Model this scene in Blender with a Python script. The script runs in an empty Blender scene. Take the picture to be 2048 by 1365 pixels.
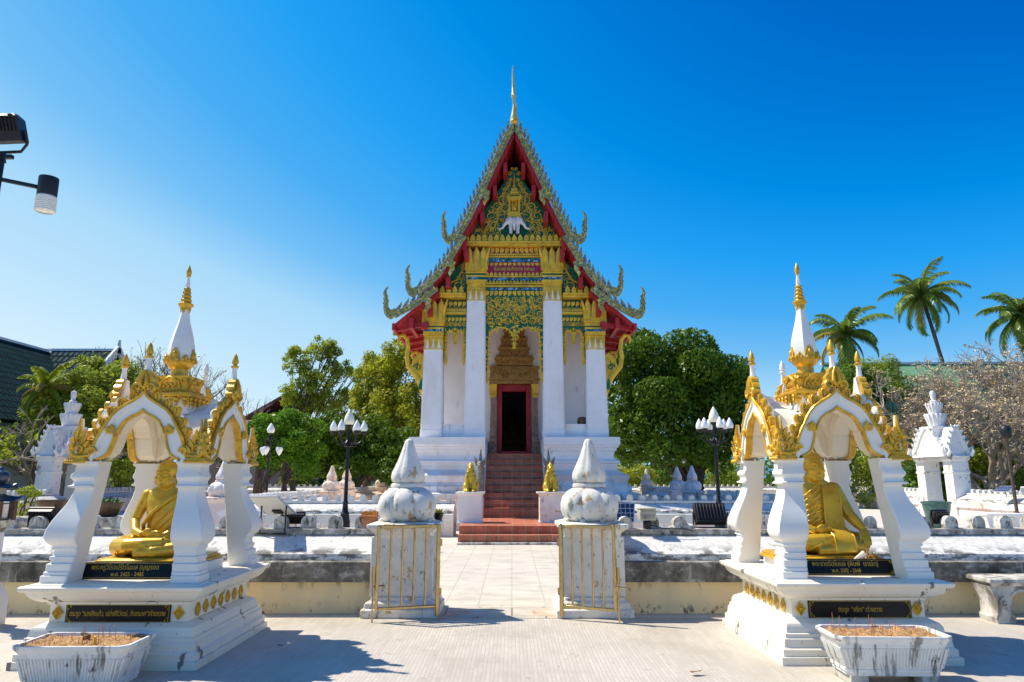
import bpy, math, random
from mathutils import Vector, Matrix, noise
R = math.radians
S = bpy.context.scene
C = S.collection
PI = math.pi
# ---------------------------------------------------------------- camera
EYE = 1.6; PITCH = 11.3
cam = bpy.data.cameras.new('camera'); cam.sensor_width = 36; cam.lens = 24.0
cam.clip_end = 2000; cam.clip_start = 0.05
camo = bpy.data.objects.new('camera', cam); C.objects.link(camo)
camo.location = (0, 0, EYE); camo.rotation_euler = (R(90 + PITCH), 0, 0)
S.camera = camo
# ---------------------------------------------------------------- sky, sun, exposure
SUNV = Vector((-1.38, 0.50, 2.02)).normalized()          # towards the sun
world = bpy.data.worlds.new('World'); S.world = world; world.use_nodes = True
wn = world.node_tree; wn.nodes.clear()
wo = wn.nodes.new('ShaderNodeOutputWorld'); wb = wn.nodes.new('ShaderNodeBackground')
sky = wn.nodes.new('ShaderNodeTexSky'); sky.sky_type = 'NISHITA'; sky.sun_disc = False
sky.sun_elevation = math.asin(SUNV.z); sky.sun_rotation = math.atan2(SUNV.x, SUNV.y)
sky.altitude = 0; sky.air_density = 1.5; sky.dust_density = 0.3; sky.ozone_density = 3.0
def vmul(sock, k):
    v = wn.nodes.new('ShaderNodeMix'); v.data_type = 'RGBA'; v.blend_type = 'MULTIPLY'; v.inputs[0].default_value = 1
    v.clamp_result = False; v.inputs[7].default_value = tuple(k)+(1,); wn.links.new(sock, v.inputs[6]); return v.outputs[2]
# the deep polarised blue of this day: one colour curve over the sky's own brightness
bw = wn.nodes.new('ShaderNodeVectorMath'); bw.operation = 'DOT_PRODUCT'; bw.inputs[1].default_value = (1/24,)*3
wn.links.new(sky.outputs[0], bw.inputs[0])
cr = wn.nodes.new('ShaderNodeValToRGB'); cr.color_ramp.interpolation = 'LINEAR'; el = cr.color_ramp.elements
SKY = ((.26,(0,.065,.35)),(.336,(0,.130,.53)),(.41,(0,.240,.72)),(.47,(.015,.32,.82)),(.53,(.06,.38,.82)),(.59,(.16,.475,.84)),(.65,(.36,.635,.87)),(.80,(.56,.76,.90)),(1.0,(.80,.88,.93)))
while len(el) < len(SKY): el.new(.5)
for i,(q_,c_) in enumerate(SKY): el[i].position = q_; el[i].color = c_+(1,)
wn.links.new(bw.outputs['Value'], cr.inputs[0])
wn.links.new(vmul(cr.outputs[0], (4.71,)*3), wb.inputs[0])
wn.links.new(wb.outputs[0], wo.inputs[0]); wb.inputs[1].default_value = 0.14
sun = bpy.data.lights.new('sun', 'SUN'); sun.energy = 3.9; sun.angle = R(0.5); sun.color = (1.0, 0.91, 0.76)
suno = bpy.data.objects.new('sun', sun); C.objects.link(suno); suno.location = (-30, 10, 45)
suno.rotation_euler = (-SUNV).to_track_quat('-Z', 'Y').to_euler()
S.view_settings.view_transform = 'Standard'; S.view_settings.look = 'None'
S.view_settings.exposure = 0.75; S.view_settings.gamma = 1
S.render.engine = 'CYCLES'
S.cycles.use_denoising = True
S.cycles.max_bounces = 8; S.cycles.diffuse_bounces = 5; S.cycles.transparent_max_bounces = 8
# ---------------------------------------------------------------- helpers
F_ = 2048 * 24 / 36.0
def at(px, py, d):
    "the point at distance d north of the camera that the photograph shows at pixel px, py"
    p = R(PITCH); v = 682.5 - py
    Z = F_ * math.sin(p) + v * math.cos(p); Y = F_ * math.cos(p) - v * math.sin(p)
    return Vector(((px - 1024) * d / Y, d, EYE + Z * d / Y))

class MB:
    def __init__(s): s.v = []; s.f = []; s.m = []; s.k = 0
    def add(s, vs, fs):
        b = len(s.v); s.v += [tuple(q) for q in vs]
        s.f += [tuple(i + b for i in f) for f in fs]; s.m += [s.k] * len(fs)
    def box(s, x0, x1, y0, y1, z0, z1):
        s.add([(x0,y0,z0),(x1,y0,z0),(x1,y1,z0),(x0,y1,z0),(x0,y0,z1),(x1,y0,z1),(x1,y1,z1),(x0,y1,z1)],
              [(0,3,2,1),(4,5,6,7),(0,1,5,4),(1,2,6,5),(2,3,7,6),(3,0,4,7)])
    def obox(s, M, hx, hy, hz):
        vs = [M @ Vector((a*hx, b*hy, c*hz)) for c in (-1,1) for (a,b) in ((-1,-1),(1,-1),(1,1),(-1,1))]
        s.add(vs, [(0,3,2,1),(4,5,6,7),(0,1,5,4),(1,2,6,5),(2,3,7,6),(3,0,4,7)])
    def beam(s, a, b, w, h, up=(0,0,1)):
        a = Vector(a); b = Vector(b); t = (b-a).normalized(); u = t.cross(Vector(up)).normalized(); n = u.cross(t)
        M = Matrix((u, t, n)).transposed().to_4x4(); M.translation = (a+b)/2
        s.obox(M, w/2, (b-a).length/2, h/2)
    def loft(s, rings, caps=True, close=True):
        n = len(rings[0]); vs = [p for r in rings for p in r]; fs = []
        for i in range(len(rings)-1):
            for j in range(n if close else n-1):
                a = i*n+j; b = i*n+(j+1) % n
                fs.append((a, b, b+n, a+n))
        if caps and close:
            fs.append(tuple(reversed(range(n)))); fs.append(tuple(range((len(rings)-1)*n, len(rings)*n)))
        s.add(vs, fs)
    def lathe(s, prof, n=24, c=(0,0,0), fn=None, rot=0.0):
        rings = []
        for r, z in prof:
            ring = []
            for j in range(n):
                t = 2*PI*j/n + rot; k = fn(t) if fn else 1.0
                ring.append((c[0]+r*k*math.cos(t), c[1]+r*k*math.sin(t), c[2]+z))
            rings.append(ring)
        s.loft(rings)
    def stack(s, prof, c=(0,0,0)):
        "square rings: (hx, hy, z)"
        s.loft([[(c[0]-a,c[1]-b,c[2]+z),(c[0]+a,c[1]-b,c[2]+z),(c[0]+a,c[1]+b,c[2]+z),(c[0]-a,c[1]+b,c[2]+z)] for a,b,z in prof])
    def tube(s, path, rad, n=8, caps=True, flat=1.0):
        path = [Vector(p) for p in path]; m = len(path)
        if not hasattr(rad, '__len__'): rad = [rad]*m
        rings = []; u = None
        for i, p in enumerate(path):
            t = (path[min(i+1,m-1)] - path[max(i-1,0)])
            if t.length < 1e-9: t = Vector((0,0,1))
            t.normalize()
            if u is None:
                u = t.cross(Vector((0,1,0)) if abs(t.y) < .9 else Vector((1,0,0))).normalized()
            u = (u - t*u.dot(t))
            if u.length < 1e-6: u = t.orthogonal()
            u.normalize(); w = t.cross(u)
            rings.append([p + (u*math.cos(2*PI*j/n) + w*flat*math.sin(2*PI*j/n))*rad[i] for j in range(n)])
        s.loft(rings, caps)
    def ell(s, c, r, n=14, m=9, M=None):
        rings = []
        c = Vector(c)
        for i in range(m+1):
            ph = -PI/2 + PI*(i if 0 < i < m else (0.02 if i == 0 else m-0.02))/m
            ring = []
            for j in range(n):
                q = Vector((r[0]*math.cos(ph)*math.cos(2*PI*j/n), r[1]*math.cos(ph)*math.sin(2*PI*j/n), r[2]*math.sin(ph)))
                if M: q = M @ q
                ring.append(c+q)
            rings.append(ring)
        s.loft(rings)
    def prism(s, pts, O=(0,0,0), U=(1,0,0), V=(0,0,1), t=0.02, N=None):
        O = Vector(O); U = Vector(U); V = Vector(V); N = Vector(N) if N else U.cross(V).normalized()
        n = len(pts); fr = [O+U*a+V*b for a,b in pts]; bk = [p - N*t for p in fr]
        fs = [tuple(range(n)), tuple(range(2*n-1, n-1, -1))]
        fs += [(i, i+n, (i+1) % n + n, (i+1) % n) for i in range(n)]
        s.add(fr+bk, fs)
    def quad(s, *p): s.add(p, [tuple(range(len(p)))])
    def xf(s, M, start=0):
        for i in range(start, len(s.v)): s.v[i] = tuple(M @ Vector(s.v[i]))

def mesh(name, mb, mats, smooth=40):
    me = bpy.data.meshes.new(name); me.from_pydata(mb.v, [], mb.f)
    for m in (mats if isinstance(mats, (list, tuple)) else [mats]): me.materials.append(m)
    if max(mb.m or [0]) > 0: me.polygons.foreach_set('material_index', mb.m)
    if smooth:
        me.polygons.foreach_set('use_smooth', [True]*len(mb.f)); me.set_sharp_from_angle(angle=R(smooth))
    me.update(); return me
def obj(name, mb, mats, parent=None, loc=(0,0,0), rot=(0,0,0), smooth=40, bevel=0, me=None):
    me = me or mesh(name, mb, mats, smooth)
    o = bpy.data.objects.new(name, me); C.objects.link(o); o.location = loc; o.rotation_euler = rot
    if parent: o.parent = parent
    if bevel:
        b = o.modifiers.new('bevel', 'BEVEL'); b.width = bevel; b.segments = 2; b.limit_method = 'ANGLE'; b.angle_limit = R(35)
    return o
def tag(o, label, cat, group=None, kind=None):
    o['label'] = label; o['category'] = cat
    if group: o['group'] = group
    if kind: o['kind'] = kind
    return o
def thing(name, label, cat, loc=(0,0,0), rotz=0, group=None, scale=1):
    o = bpy.data.objects.new(name, None); C.objects.link(o); o.location = loc; o.rotation_euler = (0,0,rotz)
    o.scale = (scale,)*3; o.empty_display_size = .1
    return tag(o, label, cat, group)
def struct(name, mb, m, label, cat='ground', smooth=0, kind='structure'):
    o = obj(name, mb, m, smooth=smooth); return tag(o, label, cat, None, kind)
def copy_tree(o, parent=None):
    c = o.copy(); C.objects.link(c); c.parent = parent
    for ch in [k for k in C.objects if k.parent == o]: copy_tree(ch, c)
    return c
def dup(o, loc, rotz=None, label=None):
    c = copy_tree(o); c.location = loc
    if rotz is not None: c.rotation_euler = (0,0,rotz)
    if label: c['label'] = label
    return c
def apply_mods(o):
    dg = bpy.context.evaluated_depsgraph_get(); dg.update()
    me = bpy.data.meshes.new_from_object(o.evaluated_get(dg)); o.modifiers.clear(); o.data = me
def lettering(s, size, m, parent, loc, rot=(PI/2,0,0), width=None, depth=.004, align='CENTER', bold=0.0):
    c = bpy.data.curves.new('lettering', 'FONT'); c.body = s; c.size = size; c.extrude = depth; c.align_x = align; c.offset = bold; c.resolution_u = 3
    o = bpy.data.objects.new('lettering', c); C.objects.link(o)
    dg = bpy.context.evaluated_depsgraph_get(); dg.update()
    me = bpy.data.meshes.new_from_object(o.evaluated_get(dg)); bpy.data.objects.remove(o)
    if width:
        xs = [v.co.x for v in me.vertices]; k = width/(max(xs)-min(xs))
        for v in me.vertices: v.co.x *= k
    me.materials.clear(); me.materials.append(m)
    return obj('lettering', None, None, parent, loc, rot, me=me)

# ---------------------------------------------------------------- materials
def mat(name, col, rough=.6, metal=0., var=.12, vs=3., bump=0., bs=30., layers=(), spec=.4, coat=0., island=None, trans=None, hand=None):
    """layers: (colour, (sx,sy,sz), lo, hi, strength[, zlo, zhi]) noise patches laid over the base, in world space"""
    m = bpy.data.materials.new(name); m.use_nodes = True; nt = m.node_tree; N = nt.nodes; L = nt.links
    b = N['Principled BSDF']; b.inputs['Roughness'].default_value = rough; b.inputs['Metallic'].default_value = metal
    b.inputs['Specular IOR Level'].default_value = spec; b.inputs['Coat Weight'].default_value = coat
    geo = N.new('ShaderNodeNewGeometry'); pos = geo.outputs['Position']
    def noi(sc, detail=5., off=0):
        mp = N.new('ShaderNodeMapping'); mp.inputs['Scale'].default_value = sc if hasattr(sc,'__len__') else (sc,)*3
        mp.inputs['Location'].default_value = (off*7.3, off*3.1, off*5.7)
        L.new(pos, mp.inputs[0]); n = N.new('ShaderNodeTexNoise'); n.inputs['Scale'].default_value = 1; n.inputs['Detail'].default_value = detail
        n.inputs['Roughness'].default_value = .62
        L.new(mp.outputs[0], n.inputs['Vector']); return n.outputs['Fac']
    def mr(x, a, c, to0=0., to1=1.):
        r = N.new('ShaderNodeMapRange'); r.interpolation_type = 'SMOOTHSTEP'
        for i, q in zip((1,2,3,4), (a,c,to0,to1)): r.inputs[i].default_value = q
        L.new(x, r.inputs[0]); return r.outputs[0]
    def mixc(fac, a, c):
        x = N.new('ShaderNodeMix'); x.data_type = 'RGBA'; L.new(fac, x.inputs[0])
        for s_, q in ((6,a),(7,c)):
            if hasattr(q, 'default_value'): L.new(q, x.inputs[s_])
            else: x.inputs[s_].default_value = tuple(q)+(1,)
        return x.outputs[2]
    lo = [q*(1-var) for q in col]; hi = [min(1,q*(1+var)) for q in col]
    cur = mixc(mr(noi(vs, 4), .3, .7), lo, hi)
    if island:
        cur2 = mixc(mr(noi(vs, 4, 3), .35, .65), island[0], island[1])
        r = geo.outputs['Random Per Island']; cur = mixc(r, cur, cur2)
    for i, ly in enumerate(layers):
        f = mr(noi(ly[1], 6, i+1), ly[2]-.045, ly[3]-.045, 0, ly[4])
        if len(ly) > 5:
            sp = N.new('ShaderNodeSeparateXYZ'); L.new(pos, sp.inputs[0])
            z = mr(sp.outputs[2], ly[5], ly[6]); mu = N.new('ShaderNodeMath'); mu.operation = 'MULTIPLY'
            L.new(f, mu.inputs[0]); L.new(z, mu.inputs[1]); f = mu.outputs[0]
        cur = mixc(f, cur, ly[0])
    L.new(cur, b.inputs['Base Color'])
    if bump:
        bp = N.new('ShaderNodeBump'); bp.inputs['Strength'].default_value = bump; bp.inputs['Distance'].default_value = .02
        L.new(noi(bs, 5, 9), bp.inputs['Height']); L.new(bp.outputs[0], b.inputs['Normal'])
    if trans:
        tr = N.new('ShaderNodeBsdfTranslucent'); mx = N.new('ShaderNodeMixShader'); mx.inputs[0].default_value = trans
        L.new(cur, tr.inputs[0]); L.new(b.outputs[0], mx.inputs[1]); L.new(tr.outputs[0], mx.inputs[2])
        L.new(mx.outputs[0], N['Material Output'].inputs[0])
    if hand: hand(nt, b, pos, cur, noi, mr, mixc)
    return m
def bricky(bw, bh, mortar, msize, offset=.5, axes='XY', c1=.9, c2=1.08, rot=0.):
    def h(nt, b, pos, cur, noi, mr, mixc):
        N = nt.nodes; L = nt.links
        sp = N.new('ShaderNodeSeparateXYZ'); L.new(pos, sp.inputs[0]); cb = N.new('ShaderNodeCombineXYZ')
        ix = {'X':0,'Y':1,'Z':2}
        L.new(sp.outputs[ix[axes[0]]], cb.inputs[0]); L.new(sp.outputs[ix[axes[1]]], cb.inputs[1])
        t = N.new('ShaderNodeTexBrick'); L.new(cb.outputs[0], t.inputs['Vector']); t.offset = offset; t.squash = 1
        t.inputs['Scale'].default_value = 1; t.inputs['Mortar Size'].default_value = msize; t.inputs['Mortar Smooth'].default_value = .2
        t.inputs['Brick Width'].default_value = bw; t.inputs['Row Height'].default_value = bh; t.inputs['Bias'].default_value = 0
        t.inputs['Color1'].default_value = (c1,)*3+(1,); t.inputs['Color2'].default_value = (c2,)*3+(1,)
        t.inputs['Mortar'].default_value = (1,1,1,1)
        mu = N.new('ShaderNodeMix'); mu.data_type = 'RGBA'; mu.blend_type = 'MULTIPLY'; mu.inputs[0].default_value = 1
        L.new(cur, mu.inputs[6]); L.new(t.outputs['Color'], mu.inputs[7])
        L.new(mixc(t.outputs['Fac'], mu.outputs[2], mortar), b.inputs['Base Color'])
        bp = N.new('ShaderNodeBump'); bp.inputs['Strength'].default_value = .5; bp.inputs['Distance'].default_value = .006; bp.invert = True
        L.new(t.outputs['Fac'], bp.inputs['Height']); L.new(bp.outputs[0], b.inputs['Normal'])
    return h
def mosaicy(scale, cols, grout=(.03,.03,.04)):
    def h(nt, b, pos, cur, noi, mr, mixc):
        N = nt.nodes; L = nt.links
        v = N.new('ShaderNodeTexVoronoi'); v.inputs['Scale'].default_value = scale; L.new(pos, v.inputs['Vector'])
        w = N.new('ShaderNodeTexVoronoi'); w.feature = 'DISTANCE_TO_EDGE'; w.inputs['Scale'].default_value = scale; L.new(pos, w.inputs['Vector'])
        rp = N.new('ShaderNodeValToRGB'); rp.color_ramp.interpolation = 'CONSTANT'
        sp = N.new('ShaderNodeSeparateColor'); L.new(v.outputs['Color'], sp.inputs[0]); L.new(sp.outputs[0], rp.inputs[0])
        e = rp.color_ramp.elements
        while len(e) < len(cols): e.new(.5)
        for i, q in enumerate(cols): e[i].position = i/len(cols); e[i].color = tuple(q)+(1,)
        L.new(mixc(mr(w.outputs['Distance'], .0, .09), grout, rp.outputs[0]), b.inputs['Base Color'])
    return h
MOULD = (.045,.042,.036)
M_white  = mat('white_plaster', (.78,.77,.74), .7, bump=.05, bs=14, var=.03, layers=[((.55,.50,.40),(1.2,1.2,.25),.62,.85,.35),((.16,.15,.13),(5,5,1.0),.72,.84,.5)])
M_hall   = mat('hall_plaster', (.86,.83,.825), .75, bump=.08, bs=10, var=.03, layers=[((.66,.50,.38),(.9,.9,.3),.56,.80,.4),((.20,.18,.17),(3,3,.8),.66,.80,.5),((.70,.50,.40),(1.1,1.1,1.6),.44,.62,.7,2.4,1.3),((.16,.14,.12),(4,4,1.2),.60,.70,.7,1.9,.9)])
M_shrine = mat('shrine_paint', (.80,.785,.735), .5, var=.025, bump=.03, bs=12, layers=[((.66,.50,.30),(2.2,2.2,.9),.63,.85,.35)])
M_shrineb= mat('shrine_base_paint', (.82,.765,.64), .55, var=.03, bump=.05, bs=12, layers=[((.60,.46,.28),(2.2,2.2,.8),.60,.85,.4),((.10,.09,.075),(6,6,2.2),.65,.69,.85),((.20,.17,.13),(30,30,16),.70,.74,.7)])
M_vault  = mat('cream_vault_paint', (.83,.76,.63), .6, var=.03, layers=[((.70,.56,.38),(2.2,2.2,.9),.6,.85,.35)])
M_old    = mat('weathered_plaster', (.72,.70,.64), .8, var=.07, vs=5, bump=.25, bs=16, layers=[((.50,.46,.39),(3,3,1.2),.54,.72,.45),((.50,.32,.11),(6,6,4.5),.64,.67,.85),((.12,.105,.085),(8,8,2.6),.63,.74,.75),((.06,.055,.05),(24,24,12),.66,.72,.7)])
M_face   = mat('cream_wall_paint', (.86,.67,.37), .8, var=.05, vs=1.5, bump=.12, bs=10, layers=[((.40,.29,.15),(9,9,6),.66,.72,.8),((.62,.52,.34),(1.6,1.6,.4),.5,.8,.5),((.10,.085,.06),(14,14,9),.60,.70,.85,.17,.02),((.09,.08,.06),(5,5,1.6),.56,.70,.75,.24,.37)])
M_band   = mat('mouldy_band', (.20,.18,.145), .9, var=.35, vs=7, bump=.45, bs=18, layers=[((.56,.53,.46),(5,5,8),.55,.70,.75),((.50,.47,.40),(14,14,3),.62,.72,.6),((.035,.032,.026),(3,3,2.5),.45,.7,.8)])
M_slope  = mat('wall_top_limewash', (.70,.69,.66), .85, var=.05, vs=4, bump=.45, bs=11, layers=[((.50,.48,.44),(14,14,14),.50,.66,.55),((.20,.19,.17),(16,5,10),.64,.72,.7),((.44,.42,.38),(1.5,9,9),.58,.70,.5),((.07,.065,.055),(5,2.5,14),.50,.62,.85,.79,.69),((.10,.095,.08),(4,2.5,9),.52,.66,.7,.83,.88)])
M_coping = mat('mossy_coping', (.30,.285,.25), .9, var=.25, vs=8, bump=.4, bs=25, layers=[((.62,.60,.55),(9,9,9),.55,.66,.85),((.05,.048,.04),(14,14,9),.60,.72,.85)])
M_merlon = mat('mossy_merlon', (.40,.385,.34), .9, var=.25, vs=9, bump=.4, bs=28, layers=[((.70,.68,.62),(11,11,8),.50,.60,.9),((.06,.055,.045),(16,16,8),.57,.68,.85)])
M_merlon2= mat('pale_merlon', (.66,.645,.61), .85, var=.12, vs=6, layers=[((.16,.15,.13),(8,8,6),.60,.72,.7)])
M_peach  = mat('peach_plaster', (.76,.62,.52), .8, var=.08, vs=4, bump=.2, bs=14, layers=[((.52,.36,.16),(5,5,4),.58,.68,.7),((.14,.12,.1),(8,8,3),.64,.75,.7)])
M_gold   = mat('gold_paint', (.68,.39,.025), .34, .25, var=.22, vs=12, bump=.12, bs=60, spec=.6, layers=[((.30,.14,.015),(22,22,22),.60,.74,.55)])
M_leaf   = mat('gold_leaf', (.66,.41,.028), .30, .35, var=.10, vs=5, bump=.05, bs=40, spec=.6, layers=[((.40,.22,.02),(5,5,7),.54,.72,.55),((.22,.11,.015),(18,18,24),.64,.74,.55)])
M_gilt   = mat('aged_gilt', (.74,.46,.03), .42, .2, var=.2, vs=4, bump=.1, bs=30, spec=.5, layers=[((.20,.10,.02),(9,9,9),.62,.80,.5)])
M_brown  = mat('carved_gilt_wood_dim_gold', (.36,.19,.055), .55, .15, var=.3, vs=9, bump=.6, bs=22, layers=[((.56,.33,.07),(17,17,17),.52,.62,.8),((.06,.03,.015),(13,13,13),.60,.70,.8)])
M_pil    = mat('carved_pilaster', (.36,.22,.15), .7, .0, var=.25, vs=6, bump=.7, bs=18, layers=[((.50,.36,.24),(14,14,8),.50,.64,.6),((.10,.06,.04),(16,16,12),.58,.70,.8)])
M_green  = mat('green_lacquer', (.010,.13,.055), .35, var=.25, vs=5)
M_red    = mat('red_lacquer', (.42,.018,.022), .45, var=.15, vs=3, bump=.1, bs=8, layers=[((.30,.02,.03),(.8,9,9),.5,.7,.5)])
M_redp   = mat('red_planks', (.46,.025,.03), .5, var=.1, vs=2, hand=bricky(30, .13, (.20,.01,.015), .012, .5, 'YX'))
M_maroon = mat('maroon_panel', (.28,.012,.06), .5, var=.12, vs=4)
M_mosaic = mat('glass_mosaic', (.3,.3,.1), .35, .0, spec=.35, hand=mosaicy(13, [(.36,.38,.06),(.50,.46,.08),(.26,.30,.08),(.56,.52,.14),(.42,.34,.05),(.23,.25,.12),(.60,.58,.28)]))
M_mosv   = mat('violet_glass_mosaic', (.3,.3,.3), .3, .1, hand=mosaicy(14, [(.36,.32,.28),(.46,.41,.20),(.26,.24,.24),(.50,.45,.22),(.38,.37,.16)]))
M_blue   = mat('blue_mosaic', (.1,.3,.6), .25, hand=mosaicy(16, [(.02,.10,.06),(.04,.22,.55),(.30,.48,.70),(.02,.12,.06),(.05,.30,.50)]))
M_rtile  = mat('glazed_roof_tile', (.30,.10,.04), .4, var=.2, vs=6, hand=bricky(.22, .3, (.08,.03,.015), .02, .5, 'YZ'))
M_terra  = mat('terracotta_tile', (.50,.15,.072), .42, var=.18, vs=3, layers=[((.24,.05,.03),(4,4,4),.5,.7,.6),((.42,.16,.09),(6,6,6),.64,.74,.5)], hand=bricky(.33, .205, (.40,.27,.20), .012, 0., 'XZ'))
M_terrat = mat('terracotta_tread', (.52,.17,.09), .4, var=.15, vs=3, hand=bricky(.33, .33, (.45,.28,.20), .012, 0., 'XY'))
M_iron   = mat('black_iron', (.012,.012,.014), .4, .3, var=.2, bump=.05)
M_black  = mat('black_plastic', (.015,.015,.018), .45, var=.2)
M_steel  = mat('brassy_steel', (.50,.37,.17), .2, .95, var=.15, vs=10, layers=[((.20,.13,.05),(30,30,8),.62,.74,.6)])
M_globe  = mat('opal_glass', (.86,.86,.84), .25, var=.02, coat=.3)
M_globew = mat('warm_opal_glass', (.85,.80,.62), .25, var=.02, coat=.3)
M_glass  = mat('ribbed_prism_glass', (.80,.80,.74), .12, var=.06, vs=20, spec=.7, coat=.5)
M_granite= mat('black_granite', (.008,.008,.010), .28, var=.3, vs=60, spec=.22)
M_goldtx = mat('gold_letter_paint', (.50,.32,.03), .4, .1, var=.12, vs=20)
M_sand   = mat('incense_sand', (.46,.27,.12), .95, var=.3, vs=40, bump=.9, bs=60, layers=[((.18,.10,.05),(40,40,40),.58,.68,.7)])
M_clay   = mat('terracotta_clay', (.42,.17,.075), .8, var=.15, vs=8)
M_jar    = mat('glazed_jar', (.10,.055,.03), .35, var=.3, vs=10, layers=[((.24,.15,.07),(14,14,14),.56,.66,.7)])
M_jarg   = mat('green_glazed_jar', (.06,.14,.12), .3, var=.2, vs=6)
M_planter= mat('white_planter', (.74,.73,.69), .75, var=.06, vs=6, bump=.15, bs=18, layers=[((.10,.09,.07),(13,13,1.6),.58,.70,.8),((.05,.045,.035),(9,9,5),.655,.72,.9)])
M_bench  = mat('stained_concrete', (.50,.48,.43), .85, var=.15, vs=6, bump=.3, bs=20, layers=[((.10,.085,.06),(6,6,3),.48,.64,.8),((.72,.71,.68),(5,5,3),.60,.70,.7)])
M_panel  = mat('solar_cell_glass', (.012,.03,.10), .12, var=.1, spec=.6, hand=bricky(.06,.06,(.25,.28,.33),.004,0.,'XZ'))
M_pback  = mat('panel_backsheet', (.74,.73,.68), .5, var=.03)
M_alu    = mat('aluminium', (.62,.62,.62), .35, .7, var=.05)
M_beige  = mat('beige_casing', (.50,.46,.36), .5, var=.05)
M_ele    = mat('white_elephant_paint', (.74,.70,.72), .5, var=.05, vs=8)
M_bark   = mat('bark', (.085,.065,.05), .95, var=.3, vs=8, bump=.6, bs=14)
M_barkg  = mat('grey_bark', (.24,.20,.17), .9, var=.25, vs=6, bump=.4, bs=14)
M_frang  = mat('frangipani_bark', (.36,.30,.24), .9, var=.25, vs=4)
M_barkp  = mat('palm_bark', (.16,.125,.105), .9, var=.25, vs=4, bump=.4, bs=9)
M_dark   = mat('dark_interior', (.05,.04,.035), .9)  # near-black room lining: darkness of the unlit hall put into colour
# ---------------------------------------------------------------- ground
def slab(x0, x1, y0, y1, z):
    b = MB(); b.quad((x0,y0,z),(x1,y0,z),(x1,y1,z),(x0,y1,z)); return b
M_ground = mat('dry_earth', (.17,.15,.10), .95, var=.3, vs=.6, layers=[((.06,.09,.025),(.25,.25,.25),.5,.62,.8)])
M_rib = mat('ribbed_floor_tile', (.53,.48,.41), .6, var=.07, vs=.9, layers=[((.40,.35,.28),(1.4,1.4,1.4),.52,.72,.5),((.24,.20,.16),(9,9,9),.66,.74,.5),((.16,.14,.11),(40,40,40),.71,.75,.6)], hand=bricky(.30, .036, (.43,.385,.33), .003, .5, 'YX', .93, 1.05))
M_slab = mat('court_slab', (.59,.54,.46), .7, var=.08, vs=1.2, layers=[((.42,.37,.30),(2.0,5,2),.52,.70,.55),((.22,.19,.15),(11,11,11),.66,.74,.5)], hand=bricky(.43, .40, (.42,.37,.30), .006, 0., 'XY', .95, 1.04))
M_thres = mat('worn_threshold', (.52,.47,.40), .75, var=.1, vs=3, layers=[((.50,.30,.14),(2.6,2.6,2),.56,.66,.6),((.25,.22,.18),(5,5,5),.62,.74,.5)], hand=bricky(.8, .5, (.22,.18,.14), .012, .5, 'XY'))
struct('ground', slab(-600,600,-60,1200,-.012), M_ground, 'dry earth ground with patches of grass reaching to the horizon')
struct('forecourt_paving', slab(-30,30,-12,8.42,0), M_rib, 'pale ribbed tile paving in front of the wall', 'paving')
M_court = mat('court_paving', (.66,.61,.54), .65, var=.06, vs=.8, layers=[((.5,.44,.36),(2,2,2),.58,.74,.4)], hand=bricky(.30, .036, (.5,.45,.39), .003, .5, 'YX', .95, 1.04))
struct('courtyard_paving', slab(-20,20,8.42,60,-.004), M_court, 'pale paving between the outer and inner walls', 'paving')
struct('path', slab(-2.3,2.3,9.05,17.4,.002), M_slab, 'square slab path leading from the gate to the steps', 'path')
struct('gate_threshold', slab(-1.0,.66,8.38,9.05,.004), M_thres, 'worn stone threshold between the gate pillars', 'paving')

# ---------------------------------------------------------------- enclosure walls
WALL = [(-.55,0),(-.55,.365),(-.63,.37),(-.63,.60),(-.57,.61),(-.55,.685),(-.13,.885),(-.16,.885),(-.16,.95),
        (.16,.95),(.16,.885),(.13,.885),(.55,.685),(.57,.61),(.63,.60),(.63,.37),(.55,.365),(.55,0)]
WM = [0,1,1,1,2,2,3,3,3,3,3,2,2,1,1,1,0]
def merlon_mesh(w=.165, h=.165, t=.13, name='merlon', m=None):
    b = MB(); pts = [(-w/2,0),(w/2,0),(w/2,h*.5)]
    for k in range(1,8):
        a = PI*k/8; pts.append((w/2*math.cos(a), h*.5+h*.5*math.sin(a)))
    pts.append((-w/2,h*.5)); b.prism(pts, (0,-t/2,0), t=t)
    b.k = 1; inn = [(q[0]*.78, .012+q[1]*.82) for q in pts]      # slightly proud face panel
    b.prism(inn, (0,-t/2-.006,0), t=.008)
    return mesh(name, b, [m or M_merlon, m or M_merlon], 30)
ME1 = merlon_mesh(m=M_merlon); ME2 = merlon_mesh(m=M_merlon2)
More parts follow.
